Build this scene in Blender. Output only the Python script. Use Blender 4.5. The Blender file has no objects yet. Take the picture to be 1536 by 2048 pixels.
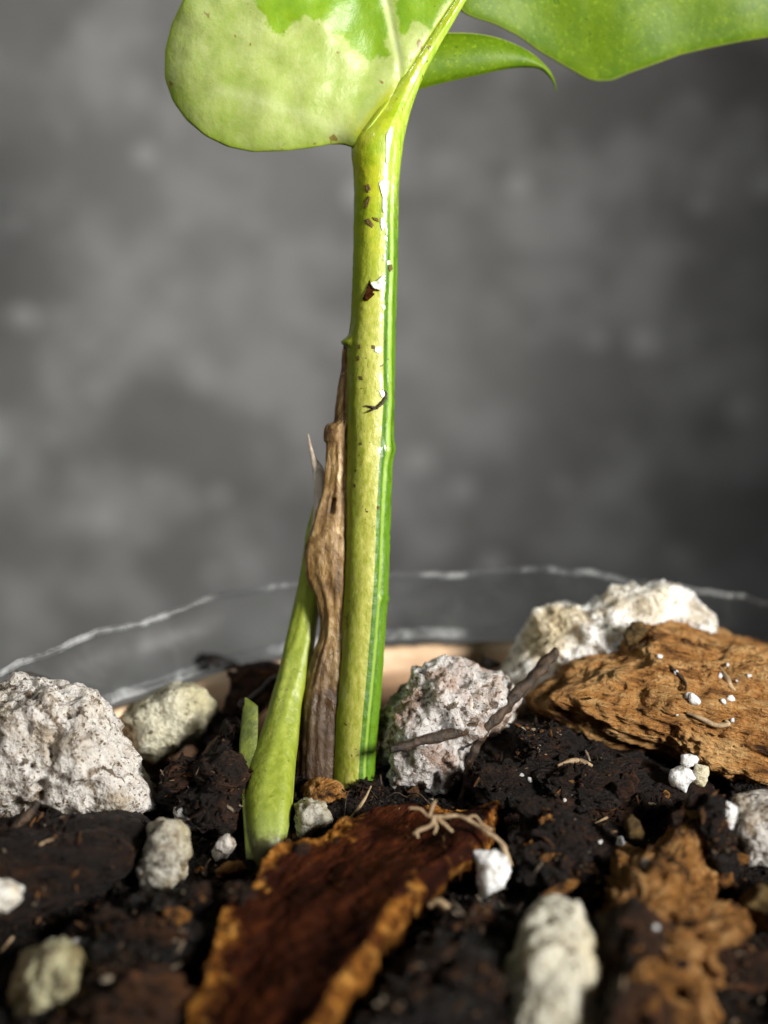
import bpy, math, random
import numpy as np
from mathutils import Vector, noise as mn

# ------------------------------------------------------------------ camera, light, exposure
SC = bpy.context.scene
MM = 0.001                                  # everything below is laid out in millimetres
RIM_Z, RIM_R = 90.0, 50.0                   # clear cup: rim height above the floor, rim radius
FOV, PITCH = math.radians(38), math.radians(26)
FPX = 1024 / math.tan(FOV / 2)              # focal length in photo pixels (1536 x 2048)
CAM = np.array([-8.2, -64.9, RIM_Z + 61.5])  # cup centre is x = y = 0
cam = bpy.data.objects.new("camera", bpy.data.cameras.new("camera"))
SC.collection.objects.link(cam); SC.camera = cam
cam.location = CAM * MM
cam.rotation_euler = (math.pi / 2 - PITCH, 0, 0)
cd = cam.data
cd.sensor_fit = 'VERTICAL'; cd.sensor_height = 36.0; cd.sensor_width = 27.0
cd.lens = 18.0 / math.tan(FOV / 2)
cd.clip_start = 0.005; cd.clip_end = 60.0
cd.dof.use_dof = True; cd.dof.focus_distance = 0.1135; cd.dof.aperture_fstop = 13.5

w = bpy.data.worlds.new("World"); SC.world = w; w.use_nodes = True
w.node_tree.nodes["Background"].inputs[0].default_value = (0.80, 0.88, 1.0, 1)
w.node_tree.nodes["Background"].inputs[1].default_value = 0.022

def lamp(name, loc, target, size, power, col):
    l = bpy.data.lights.new(name, 'AREA'); l.energy = power; l.size = size; l.color = col; l.shape = 'DISK'
    o = bpy.data.objects.new(name, l); SC.collection.objects.link(o)
    o.location = loc
    o.rotation_euler = (Vector(target) - Vector(loc)).to_track_quat('-Z', 'Y').to_euler()
    return o
key = lamp("key_lamp", (0.172, -0.098, 0.215), (0.002, 0.03, 0.140), 0.06, 0.165, (1.0, 0.96, 0.90))
key.data.spread = math.radians(52)
wall_fill = lamp("wall_fill_lamp", (-0.10, -0.01, 0.30), (0.016, 0.152, -0.045), 0.05, 0.0125, (1.0, 0.995, 0.98)); wall_fill.data.spread = math.radians(40)  # added unseen lamp, only there to brighten the wall behind the plant
vs = SC.view_settings
vs.view_transform = 'Standard'; vs.look = 'None'; vs.exposure = 0.0; vs.gamma = 1.0; vs.use_curve_mapping = False
SC.render.engine = 'CYCLES'
SC.cycles.use_denoising = True
SC.cycles.max_bounces = 10; SC.cycles.transparent_max_bounces = 16
SC.cycles.caustics_reflective = False; SC.cycles.caustics_refractive = False

# ------------------------------------------------------------------ photo pixel + distance -> place
_c, _s = math.cos(PITCH), math.sin(PITCH)
FWD = np.array([0, _c, -_s]); UP = np.array([0, _s, _c]); RT = np.array([1.0, 0, 0])
def W(px, py, d):
    """point (mm) seen at photo pixel px,py, d mm in front of the camera"""
    return CAM + d * (FWD + (px - 768) / FPX * RT + (1024 - py) / FPX * UP)
def Wn(px, py, d):
    px, py, d = np.asarray(px, float), np.asarray(py, float), np.asarray(d, float)
    return CAM + d[:, None] * (FWD + ((px - 768) / FPX)[:, None] * RT + ((1024 - py) / FPX)[:, None] * UP)
def gd(px, py, z):
    """distance at which pixel px,py meets the level z"""
    v = FWD + (px - 768) / FPX * RT + (1024 - py) / FPX * UP
    return (z - CAM[2]) / v[2]
SOIL = 80.5
def soil_z(x, y, fine=True):
    r = math.hypot(x, y)
    z = SOIL - 3.0 * max(0.0, min(1.0, (r - 40) / 6)) 
    if y > 20 and x > -22: z -= 3.0 * max(0.0, min(1.0, (r - 38) / 5)) * min(1.0, (x + 22) / 6) * min(1.0, (y - 20) / 6)
    v = Vector((x, y, 3.7))
    z += 1.5 * mn.noise(v * 0.11) + 0.9 * mn.noise(v * 0.27)
    if fine:
        z += 0.55 * mn.noise(v * 0.8) + 0.35 * mn.noise(v * 1.7) + 0.22 * mn.noise(v * 3.6)
    return z

# ------------------------------------------------------------------ node materials
class Mat:
    def __init__(self, name):
        self.m = bpy.data.materials.new(name); self.m.use_nodes = True
        self.t = self.m.node_tree; self.b = self.t.nodes["Principled BSDF"]
        tc = self.t.nodes.new("ShaderNodeTexCoord")
        s = self.t.nodes.new("ShaderNodeVectorMath"); s.operation = 'SCALE'; s.inputs[3].default_value = 1000.0
        self.t.links.new(tc.outputs["Object"], s.inputs[0]); self.co = s.outputs[0]
    def set(self, sock, v):
        if hasattr(v, "is_linked") or hasattr(v, "links"): self.t.links.new(v, sock)
        elif isinstance(v, (tuple, list)) and len(v) == 3 and sock.type == 'RGBA': sock.default_value = (*v, 1)
        else: sock.default_value = v
    def p(self, **k):
        for a, v in k.items(): self.set(self.b.inputs[a.replace("_", " ")], v)
        return self
    def stretch(self, x, y, z, rot=(0, 0, 0)):
        n = self.t.nodes.new("ShaderNodeMapping"); n.vector_type = 'TEXTURE'
        n.inputs["Scale"].default_value = (x, y, z); n.inputs["Rotation"].default_value = rot
        self.t.links.new(self.co, n.inputs["Vector"]); return n.outputs[0]
    def noise(self, scale, detail=4, rough=0.55, dist=0.0, vec=None):
        n = self.t.nodes.new("ShaderNodeTexNoise")
        n.inputs["Scale"].default_value = scale; n.inputs["Detail"].default_value = detail
        n.inputs["Roughness"].default_value = rough; n.inputs["Distortion"].default_value = dist
        self.t.links.new(vec or self.co, n.inputs["Vector"]); return n.outputs["Fac"]
    def vor(self, scale, feature='F1', rnd=1.0, vec=None, out="Distance"):
        n = self.t.nodes.new("ShaderNodeTexVoronoi"); n.feature = feature
        n.inputs["Scale"].default_value = scale; n.inputs["Randomness"].default_value = rnd
        self.t.links.new(vec or self.co, n.inputs["Vector"]); return n.outputs[out]
    def attr(self, name, out="Fac"):
        n = self.t.nodes.new("ShaderNodeAttribute"); n.attribute_name = name; return n.outputs[out]
    def ramp(self, fac, *stops, ease=False):
        n = self.t.nodes.new("ShaderNodeValToRGB"); cr = n.color_ramp
        if ease: cr.interpolation = 'EASE'
        while len(cr.elements) < len(stops): cr.elements.new(0.5)
        for e, (p, c) in zip(cr.elements, stops):
            e.position = p; e.color = (c, c, c, 1) if not isinstance(c, tuple) else (*c, 1)
        self.set(n.inputs[0], fac); return n.outputs[0]
    def mix(self, fac, a, b, mode='MIX'):
        n = self.t.nodes.new("ShaderNodeMix"); n.data_type = 'RGBA'; n.blend_type = mode
        self.set(n.inputs[0], fac); self.set(n.inputs[6], a); self.set(n.inputs[7], b); return n.outputs[2]
    def math(self, op, a, b=0.0, c=0.0):
        n = self.t.nodes.new("ShaderNodeMath"); n.operation = op
        self.set(n.inputs[0], a); self.set(n.inputs[1], b); self.set(n.inputs[2], c); return n.outputs[0]
    def bump(self, h, dist, strength=1.0, nrm=None):
        n = self.t.nodes.new("ShaderNodeBump"); n.inputs["Strength"].default_value = strength
        n.inputs["Distance"].default_value = dist * MM; self.set(n.inputs["Height"], h)
        if nrm is not None: self.t.links.new(nrm, n.inputs["Normal"])
        self.t.links.new(n.outputs[0], self.b.inputs["Normal"]); return n.outputs[0]
    def shell(self, trans_col, amount):
        """leaf-like: part of the light goes through"""
        tr = self.t.nodes.new("ShaderNodeBsdfTranslucent"); self.set(tr.inputs[0], trans_col)
        mx = self.t.nodes.new("ShaderNodeMixShader"); mx.inputs[0].default_value = amount
        out = self.t.nodes["Material Output"]
        self.t.links.new(self.b.outputs[0], mx.inputs[1]); self.t.links.new(tr.outputs[0], mx.inputs[2])
        self.t.links.new(mx.outputs[0], out.inputs[0]); return self

def m_perlite(name, base, warm, speck=0.5, speckc=(0.06, 0.035, 0.015), bump=1.0, warm_at=0.55):
    m = Mat(name)
    big = m.noise(0.16, 3, 0.5)
    c = m.mix(m.ramp(big, (warm_at - 0.07, 0.0), (warm_at + 0.12, 0.8)), base, warm)
    c = m.mix(m.ramp(m.noise(0.9, 5, 0.65), (0.34, 0.45), (0.54, 0.0)), c, (base[0] * .68, base[1] * .65, base[2] * .58))
    pocket = m.noise(0.33, 2)
    sp = m.math('ADD', m.noise(1.25, 3, 0.6, 0.4), m.math('MULTIPLY', pocket, 0.35))
    t = 0.845 - 0.085 * speck
    c = m.mix(m.ramp(sp, (t - 0.02, 0.0), (t + 0.03, 0.9)), c, speckc)
    dirt = m.ramp(m.noise(0.55, 5, 0.7, 0.6), (0.575 - 0.05 * speck, 0.0), (0.66 - 0.05 * speck, 0.8))
    c = m.mix(dirt, c, (0.13, 0.09, 0.05))
    c = m.mix(m.ramp(m.noise(0.30, 4, 0.6, 0.4), (0.49, 0.0), (0.63, 0.25 + 0.55 * max(0.0, speck))), c, (warm[0] * .55, warm[1] * .52, warm[2] * .5))
    sp2 = m.ramp(m.noise(3.4, 2, 0.5), (0.66 - 0.05 * speck, 0.0), (0.70 - 0.05 * speck, 0.9))
    c = m.mix(sp2, c, (speckc[0] * 1.6, speckc[1] * 1.6, speckc[2] * 1.6))
    m.p(Base_Color=c, Roughness=m.ramp(m.noise(3.0, 2), (0.35, 0.30), (0.65, 0.75)), Subsurface_Weight=0.75)
    m.p(Subsurface_Scale=1.3 * MM)
    m.b.inputs["Subsurface Radius"].default_value = (0.9, 0.8, 0.7)
    h = m.math('ADD', m.math('MULTIPLY', m.vor(2.6), 0.8), m.math('ADD', m.noise(1.6, 5, 0.7), m.math('MULTIPLY', m.vor(6.5), 0.35)))
    m.bump(h, 0.42 * bump, 0.85)
    return m.m

def m_bark(name, dark, mid, light, rot, bump=1.0, gloss=0.55, bias=0.0, edge=None, long=7.0, freq=1.0, spec=0.3, blotw=0.30):
    m = Mat(name)
    v = m.stretch(long, 1.0, 1.0, rot)
    g = m.noise(0.75 * freq, 7, 0.68, 0.6, v)
    g2 = m.noise(2.6 * freq, 4, 0.6, 0.3, v)
    blot = m.noise(0.22, 4, 0.6)
    f = m.math('ADD', m.math('MULTIPLY', g, 0.62), m.math('ADD', m.math('MULTIPLY', g2, 0.22), m.math('MULTIPLY', blot, blotw)))
    c = m.ramp(f, (0.44 - bias, dark), (0.56 - bias, mid), (0.70 - bias, light))
    pits = m.ramp(m.noise(1.5 * freq, 3, 0.6, 0.8, m.stretch(2.6, 1, 1, rot)), (0.30, 1.0), (0.37, 0.0))
    c = m.mix(pits, c, (dark[0] * .35, dark[1] * .35, dark[2] * .35))
    if edge:
        e = m.math('ADD', m.attr("edge"), m.math('MULTIPLY', m.math('SUBTRACT', m.noise(0.20, 6, 0.68), 0.5), 1.9))
        e = m.ramp(e, (0.42, 0.0), (0.60, 1.0))
        ec = m.ramp(m.noise(0.9, 6, 0.7), (0.38, edge[0]), (0.54, edge[1]), (0.68, edge[2]))
        c = m.mix(e, c, ec)
    c = m.mix(m.ramp(m.noise(3.2 * freq, 3, 0.65, 0.5, m.stretch(1.8, 1, 1, rot)), (0.58, 0.0), (0.68, 0.75)), c, (dark[0] * .6, dark[1] * .6, dark[2] * .6))
    rough = m.ramp(m.noise(1.4, 4), (0.3, gloss - 0.1), (0.7, gloss + 0.3))
    m.p(Base_Color=c, Roughness=rough, Specular_IOR_Level=spec)
    h = m.math('ADD', m.math('MULTIPLY', g, 1.3), m.math('ADD', m.math('MULTIPLY', g2, 0.5), m.math('MULTIPLY', m.noise(4.0, 4, 0.7), 0.35)))
    m.bump(h, 0.75 * bump, 0.9)
    return m.m

def m_plain(name, a, b, scale=0.8, rough=0.6, bump=0.25, bscale=2.0, sss=0.0):
    m = Mat(name)
    m.p(Base_Color=m.ramp(m.noise(scale, 5, 0.62), (0.36, a), (0.64, b)), Roughness=rough)
    if sss:
        m.p(Subsurface_Weight=sss, Subsurface_Scale=1.5 * MM)
    m.bump(m.noise(bscale, 5, 0.65), bump, 0.8)
    return m.m

M = {}
M['perl_grey'] = m_perlite("perlite_grey", (0.62, 0.59, 0.555), (0.58, 0.49, 0.34), 0.85, warm_at=0.60)
M['perl_cream'] = m_perlite("perlite_cream", (0.62, 0.60, 0.47), (0.46, 0.42, 0.24), 0.25, warm_at=0.45)
M['perl_white'] = m_perlite("perlite_white", (0.93, 0.91, 0.86), (0.85, 0.70, 0.40), 0.55, warm_at=0.52)
M['perl_rosy'] = m_perlite("perlite_rosy", (0.58, 0.555, 0.54), (0.46, 0.29, 0.20), 0.75, warm_at=0.54)
M['perl_pure'] = m_perlite("perlite_pure", (0.90, 0.90, 0.89), (0.85, 0.84, 0.78), -0.5, bump=0.8, warm_at=0.7)
M['perl_yellow'] = m_perlite("perlite_yellow", (0.78, 0.75, 0.62), (0.70, 0.58, 0.30), 0.15, warm_at=0.45)
M['perl_dull'] = m_perlite("perlite_dull", (0.46, 0.44, 0.38), (0.42, 0.36, 0.18), 0.65, warm_at=0.50)
M['perl_olive'] = m_perlite("perlite_olive", (0.46, 0.44, 0.28), (0.36, 0.30, 0.12), 0.75, warm_at=0.48)

# ------------------------------------------------------------------ mesh helpers (mm in, metres out)
def empty(name, p):
    o = bpy.data.objects.new(name, None); SC.collection.objects.link(o)
    o.empty_display_size = 0.005; o.location = np.asarray(p) * MM; o["_o"] = [float(x) for x in p]
    return o
def build(name, verts, faces, mat, parent=None, smooth=True, attrs=None, origin=None):
    v = np.asarray(verts, float)
    if origin is None:
        origin = np.array([(v[:, 0].min() + v[:, 0].max()) / 2, (v[:, 1].min() + v[:, 1].max()) / 2, v[:, 2].min()])
    me = bpy.data.meshes.new(name)
    me.from_pydata(((v - origin) * MM).tolist(), [], faces if isinstance(faces, list) else faces.tolist())
    me.polygons.foreach_set("use_smooth", [smooth] * len(me.polygons))
    for k, a in (attrs or {}).items():
        at = me.attributes.new(k, 'FLOAT', 'POINT'); at.data.foreach_set("value", np.asarray(a, np.float32))
    me.update()
    if isinstance(mat, str): mat = M[mat]
    me.materials.append(mat)
    o = bpy.data.objects.new(name, me); SC.collection.objects.link(o)
    o["_o"] = [float(x) for x in origin]
    if parent is not None:
        o.parent = parent; o.location = (origin - np.array(parent["_o"])) * MM
    else:
        o.location = origin * MM
    return o
def tag(o, label, cat, group=None, kind=None):
    o["label"] = label; o["category"] = cat
    if group: o["group"] = group
    if kind: o["kind"] = kind
    return o

def fbm(v, octv=4, gain=0.5):
    s, a = 0.0, 1.0
    for i in range(octv):
        s += a * mn.noise(v); v = v * 2.03 + Vector((3.1, 1.7, 5.3)); a *= gain
    return s

_ico = {}
def ico(n):
    if n not in _ico:
        import bmesh
        b = bmesh.new(); bmesh.ops.create_icosphere(b, subdivisions=n, radius=1.0)
        _ico[n] = (np.array([v.co[:] for v in b.verts]), [[v.index for v in f.verts] for f in b.faces]); b.free()
    return _ico[n]

def radial(poly, smooth=2):
    """star outline: centre and r(theta) sampled at 720 angles"""
    P = np.array(poly, float); Q = np.roll(P, -1, 0)
    A = P[:, 0] * Q[:, 1] - Q[:, 0] * P[:, 1]
    c = ((P + Q) * A[:, None]).sum(0) / (3 * A.sum())
    n = 720; th = np.arange(n) / n * 2 * math.pi; d = np.c_[np.cos(th), np.sin(th)]
    r = np.zeros(n)
    for a, b in zip(P, Q):
        e = b - a; den = d[:, 0] * e[1] - d[:, 1] * e[0]; den[np.abs(den) < 1e-9] = 1e-9
        ac = a - c
        t = (ac[0] * e[1] - ac[1] * e[0]) / den; u = (ac[0] * d[:, 1] - ac[1] * d[:, 0]) / den
        ok = (t > 0) & (u >= -1e-6) & (u <= 1 + 1e-6)
        r = np.where(ok, np.maximum(r, t), r)
    bad = r <= 0
    if bad.any(): r[bad] = np.interp(th[bad], th[~bad], r[~bad])
    k = np.hanning(2 * smooth * 4 + 3); k /= k.sum()
    rr = np.concatenate([r[-60:], r, r[:60]])
    return c, np.convolve(rr, k, 'same')[60:-60]

def grain_axis(px_dir):
    g = px_dir[0] * RT - px_dir[1] * UP + (px_dir[2] if len(px_dir) > 2 else 0) * FWD
    return g / np.linalg.norm(g)

def chunk(name, poly, base, thick, mat, sub=5, style='foam', amp=0.35, seed=0, box=1.0, z=None, grain=(1, 0.2, 0), push=0.55, parent=None, flat=0.0, lean=0.0):
    """a lump whose outline from the front is poly (photo px); base = pixel where it meets the ground"""
    c, r = radial(poly)
    d0 = gd(base[0], base[1], SOIL if z is None else z) + push * thick
    V, F = ico(sub)
    th = (np.arctan2(V[:, 1], V[:, 0]) % (2 * math.pi)) / (2 * math.pi) * 720
    rr = np.interp(th, np.arange(721), np.append(r, r[0]))
    cp = np.sqrt(V[:, 0] ** 2 + V[:, 1] ** 2)
    k = np.power(np.maximum(cp, 1e-6), 1 / box) / np.maximum(cp, 1e-6)
    zz = np.sign(V[:, 2]) * np.power(np.abs(V[:, 2]), 1 / box)
    px = c[0] + rr * k * V[:, 0]; py = c[1] + rr * k * V[:, 1]
    dep = d0 + thick * zz - lean * (py - c[1]) / FPX * d0
    P = Wn(px, py, dep)
    # displacement
    C = P.mean(0); N = P - C; N /= np.linalg.norm(N, axis=1)[:, None]
    size = np.linalg.norm(P - C, axis=1).mean()
    ga = grain_axis(grain); sv = Vector((seed * 7.3, seed * 3.1, seed * 5.7))
    Q = (P - C); out = np.zeros(len(P))
    if style == 'foam':
        for i, q in enumerate(Q):
            v = Vector(q) + sv
            a = 0.9 * mn.noise(v * (2.2 / size)) * 0.25 * size * 0.45
            b = amp * (fbm(v * 0.55, 3) * 0.7)
            f0 = mn.voronoi(v * 0.26)[0]; f1 = mn.voronoi(v * 0.85)[0][0]; f2 = mn.voronoi(v * 1.9)[0][0]
            pit = mn.noise(v * 0.95 + Vector((9, 4, 2)))
            out[i] = a + 0.045 * size * (f0[1] - f0[0]) * 3.0 + 1.3 * b - amp * 1.0 * (f1 - 0.4) - amp * 0.55 * (f2 - 0.4) - amp * 3.6 * max(0.0, pit - 0.20) - amp * 2.0 * max(0.0, mn.noise(v * 2.1) - 0.35)
    elif style == 'bark':
        al = Q @ ga; Qs = Q - np.outer(al, ga) * 0.91
        for i, q in enumerate(Qs):
            v = Vector(q) + sv
            n1 = fbm(v * 0.42, 3); n2 = mn.noise(v * 1.7); 
            st = math.floor((n1 + 1) * 3.5) / 3.5 - 1
            w_ = Vector(Q[i]) + sv
            out[i] = amp * (0.9 * st + 0.6 * n1 + 0.35 * n2 + 0.55 * fbm(w_ * 0.9, 4, 0.6) + 0.8 * fbm(w_ * 0.16, 2) - 1.6 * max(0.0, mn.noise(w_ * 0.6 + Vector((5, 5, 5))) - 0.25))
    elif style == 'crumb':
        for i, q in enumerate(Q):
            v = Vector(q) + sv
            f1 = mn.voronoi(v * 0.42)[0]
            out[i] = amp * (1.3 * fbm(v * 0.28, 4, 0.6) - 0.9 * (f1[0] - 0.5) + 0.5 * fbm(v * 1.2, 4, 0.6) - 2.0 * max(0.0, mn.noise(v * 0.4 + Vector((3, 8, 1))) - 0.2))
    P = P + N * out[:, None]
    return build(name, P, F, mat, parent)

def catmull(P, n):
    P = np.asarray(P, float); P = np.vstack([2 * P[0] - P[1], P, 2 * P[-1] - P[-2]])
    m = len(P) - 3; t = np.linspace(0, m, n); i = np.minimum(t.astype(int), m - 1); f = (t - i)[:, None]
    a, b, c, d = P[i], P[i + 1], P[i + 2], P[i + 3]
    return 0.5 * (2 * b + (c - a) * f + (2 * a - 5 * b + 4 * c - d) * f ** 2 + (3 * b - a - 3 * c + d) * f ** 3)

def ring_faces(n, m):
    F = []
    for i in range(n - 1):
        for j in range(m):
            k = (j + 1) % m
            F.append((i * m + j, i * m + k, (i + 1) * m + k, (i + 1) * m + j))
    F.append(tuple(range(m))[::-1]); F.append(tuple((n - 1) * m + j for j in range(m)))
    return F

def tube(name, pts, mat, parent=None, n=60, m=12, rough=0.15, seed=0, nfreq=1.2):
    """pts: (px, py, depth, radius in px)"""
    P = catmull(pts, n)
    C = Wn(P[:, 0], P[:, 1], P[:, 2]); R = np.maximum(P[:, 3], 0.3) / FPX * P[:, 2]
    T = np.gradient(C, axis=0); T /= np.linalg.norm(T, axis=1)[:, None]
    V = []
    for i in range(n):
        a = np.cross(T[i], FWD); a /= max(np.linalg.norm(a), 1e-6); b = np.cross(T[i], a)
        for j in range(m):
            th = 2 * math.pi * j / m; d = math.cos(th) * a + math.sin(th) * b
            p = C[i] + d * R[i]
            p = p + d * R[i] * rough * 2 * mn.noise(Vector(p * nfreq) + Vector((seed, 0, 0)))
            V.append(p)
    return build(name, V, ring_faces(n, m), mat, parent)

def stalk(name, rows, mat, parent, n=200, m=48, flat=1.0, shape=None, disp=None, dshift=0.0):
    """upright tapering body from rows of (py, x left, x right, depth); attributes: lat (-1 left .. 1 right from the front), front, len"""
    P = catmull(rows, n)
    V, lat, fr, ln = [], [], [], []
    for i, (py, xl, xr, d) in enumerate(P):
        cx = (xl + xr) / 2; rw = max((xr - xl) / 2, 0.4)
        for j in range(m):
            th = 2 * math.pi * j / m
            s, c = math.sin(th), math.cos(th)
            k = 1.0 if shape is None else shape(th)
            px = cx + rw * s * k; dd = d + dshift - rw / FPX * d * c * k * flat
            p = W(px, py, dd)
            if disp:
                nrm = s * RT - c * FWD
                p = p + nrm * disp(s, c, py, p)
            V.append(p); lat.append(s); fr.append(c); ln.append(py / 2048)
    return build(name, V, ring_faces(n, m), mat, parent, attrs={"lat": lat, "front": fr, "len": ln})

def blade(name, poly, dfun, thick, mat, parent, rings=90, segs=300, afun=None, wav=0.0):
    """a leaf blade with real thickness, outline poly (photo px), distance dfun(px,py)"""
    c, r = radial(poly, 1)
    th = np.arange(segs) / segs * 2 * math.pi
    rr = np.interp(th / (2 * math.pi) * 720, np.arange(721), np.append(r, r[0]))
    pts = [(c[0], c[1])]; sv = [0.0]
    for i in range(1, rings + 1):
        s = (i / rings) ** 0.85
        for j in range(segs):
            pts.append((c[0] + s * rr[j] * math.cos(th[j]), c[1] + s * rr[j] * math.sin(th[j]))); sv.append(s)
    pts = np.array(pts); sv = np.array(sv)
    dep = np.array([dfun(x, y) for x, y in pts])
    hw = 0.5 * thick * np.sqrt(np.maximum(1 - sv ** 14, 0.0)) + 0.01
    A = Wn(pts[:, 0], pts[:, 1], dep - hw); B = Wn(pts[:, 0], pts[:, 1], dep + hw)
    n0 = len(pts); F = []
    def fan(off, flip):
        for j in range(segs):
            f = (off, off + 1 + j, off + 1 + (j + 1) % segs); F.append(f if not flip else f[::-1])
        for i in range(rings - 1):
            for j in range(segs):
                a = off + 1 + i * segs + j; b = off + 1 + i * segs + (j + 1) % segs
                f = (a, a + segs, b + segs, b); F.append(f if not flip else f[::-1])
    fan(0, True); fan(n0, False)
    e = 1 + (rings - 1) * segs
    for j in range(segs):
        k = (j + 1) % segs; F.append((e + j, e + k, n0 + e + k, n0 + e + j))
    at = {}
    if afun:
        for key, fn in afun.items():
            a = [fn(x, y) for x, y in pts]; at[key] = a + a
    at["rim"] = np.concatenate([sv, sv])
    return build(name, np.vstack([A, B]), F, mat, parent, attrs=at)

def seg_dist(p, pts):
    x, y = p; best = 1e18
    for (ax, ay), (bx, by) in zip(pts[:-1], pts[1:]):
        ex, ey = bx - ax, by - ay; t = ((x - ax) * ex + (y - ay) * ey) / (ex * ex + ey * ey)
        t = 0.0 if t < 0 else 1.0 if t > 1 else t; qx, qy = x - ax - t * ex, y - ay - t * ey; q = qx * qx + qy * qy
        if q < best: best = q
    return math.sqrt(best)
def signed_poly(x, y, poly):
    ins = False; n = len(poly)
    for i in range(n):
        (x1, y1), (x2, y2) = poly[i], poly[(i + 1) % n]
        if (y1 > y) != (y2 > y) and x < (x2 - x1) * (y - y1) / (y2 - y1) + x1: ins = not ins
    d = seg_dist((x, y), list(poly) + [poly[0]])
    return d if ins else -d

# ------------------------------------------------------------------ the setting: floor, soil
m = Mat("grey_floor")
big = m.ramp(m.noise(0.022, 5, 0.62), (0.36, 0.0), (0.64, 1.0))
c = m.mix(big, (0.15, 0.151, 0.149), (0.245, 0.247, 0.245))
c = m.mix(m.ramp(m.noise(0.07, 4, 0.6), (0.45, 0.0), (0.64, 0.8)), c, (0.36, 0.364, 0.368))
s1 = m.math('MULTIPLY', m.ramp(m.vor(0.075), (0.13, 1.0), (0.20, 0.0)), m.ramp(m.noise(0.03, 2), (0.42, 0.0), (0.52, 1.0)))
c = m.mix(m.math('MULTIPLY', s1, 0.6), c, (0.50, 0.505, 0.51))
m.p(Base_Color=c, Roughness=0.85, Specular_IOR_Level=0.2); m.bump(m.noise(0.5, 4), 0.4, 0.5)
L = 900.0; YB = 152.0
fl = build("floor", [(-L, -L, 0), (L, -L, 0), (L, YB, 0), (-L, YB, 0)], [(0, 1, 2, 3)], m.m, origin=np.zeros(3), smooth=False)
fl["kind"] = "structure"; fl["label"] = "mottled grey floor under the cup"
wl = build("wall", [(-L, YB, -2), (L, YB, -2), (L, YB, 700), (-L, YB, 700), (-L, YB + 30, -2), (L, YB + 30, -2), (L, YB + 30, 700), (-L, YB + 30, 700)],
           [(0, 1, 2, 3), (5, 4, 7, 6), (3, 2, 6, 7), (4, 0, 3, 7), (1, 5, 6, 2), (4, 5, 1, 0)], m.m, origin=np.zeros(3), smooth=False)
wl["kind"] = "structure"; wl["label"] = "mottled dark grey wall out of focus behind the plant"

m = Mat("soil")
c = m.ramp(m.noise(0.8, 6, 0.7), (0.35, (0.002, 0.0013, 0.001)), (0.56, (0.007, 0.0035, 0.002)), (0.74, (0.03, 0.013, 0.005)))
c = m.mix(m.ramp(m.noise(0.13, 3), (0.5, 0.0), (0.66, 0.4)), c, (0.028, 0.011, 0.004))
m.p(Base_Color=c, Roughness=m.ramp(m.noise(2.5, 3), (0.4, 0.35), (0.6, 0.85)), Specular_IOR_Level=0.3)
m.bump(m.math('ADD', m.noise(1.8, 6, 0.75), m.vor(3.2)), 0.7, 1.0); M['soil'] = m.m
n = 380; R0 = RIM_R - 4.2; xs = np.linspace(-R0, R0, n); V = []; idx = -np.ones((n, n), int)
for i, x in enumerate(xs):
    for j, y in enumerate(xs):
        if x * x + y * y < R0 * R0: idx[i, j] = len(V); V.append((x, y, soil_z(x, y)))
F = [(idx[i, j], idx[i + 1, j], idx[i + 1, j + 1], idx[i, j + 1]) for i in range(n - 1) for j in range(n - 1)
     if min(idx[i, j], idx[i + 1, j], idx[i + 1, j + 1], idx[i, j + 1]) >= 0]
so = build("soil", V, [tuple(int(k) for k in f) for f in F], 'soil', origin=np.zeros(3)); so["kind"] = "structure"
so["label"] = "dark moist potting soil filling the cup"

# ------------------------------------------------------------------ clear plastic cup
def plastic(name, tint, base, spec_rough, gloss, streak):
    m = Mat(name); t = m.t
    tr = t.nodes.new("ShaderNodeBsdfTransparent"); tr.inputs[0].default_value = (*tint, 1)
    gl = t.nodes.new("ShaderNodeBsdfGlossy"); gl.inputs["Roughness"].default_value = spec_rough
    df = t.nodes.new("ShaderNodeBsdfDiffuse"); df.inputs[0].default_value = (0.75, 0.77, 0.78, 1)
    bp = t.nodes.new("ShaderNodeBump"); bp.inputs["Distance"].default_value = 0.35 * MM; bp.inputs["Strength"].default_value = 0.4
    t.links.new(m.noise(0.16, 2, 0.5, 0.3), bp.inputs["Height"]); t.links.new(bp.outputs[0], gl.inputs["Normal"])
    fr = t.nodes.new("ShaderNodeLayerWeight"); fr.inputs[0].default_value = 0.25
    a = t.nodes.new("ShaderNodeMixShader"); b2 = t.nodes.new("ShaderNodeMixShader")
    m.set(a.inputs[0], m.math('ADD', m.math('MULTIPLY', fr.outputs["Fresnel"], gloss), base))
    t.links.new(tr.outputs[0], a.inputs[1]); t.links.new(gl.outputs[0], a.inputs[2])
    m.set(b2.inputs[0], m.ramp(m.noise(0.22, 4, 0.65, 0.8), (0.49, streak * 0.06), (0.66, streak)))
    t.links.new(a.outputs[0], b2.inputs[1]); t.links.new(df.outputs[0], b2.inputs[2])
    t.links.new(b2.outputs[0], t.nodes["Material Output"].inputs[0])
    return m.m
M['cup_clear'] = plastic("clear_plastic", (0.97, 0.975, 0.975), 0.002, 0.30, 0.05, 0.014)
M['cup_rim'] = plastic("rim_plastic", (0.96, 0.965, 0.97), 0.006, 0.32, 0.12, 0.24)
def rim_wave(a, hi=1.0):
    v = Vector((math.cos(a) * 3, math.sin(a) * 3, 0))
    return 0.55 * mn.noise(v * 1.6) + 0.35 * mn.noise(v * 5) + hi * (0.16 * mn.noise(v * 14) + 0.05 * mn.noise(v * 30))
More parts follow.
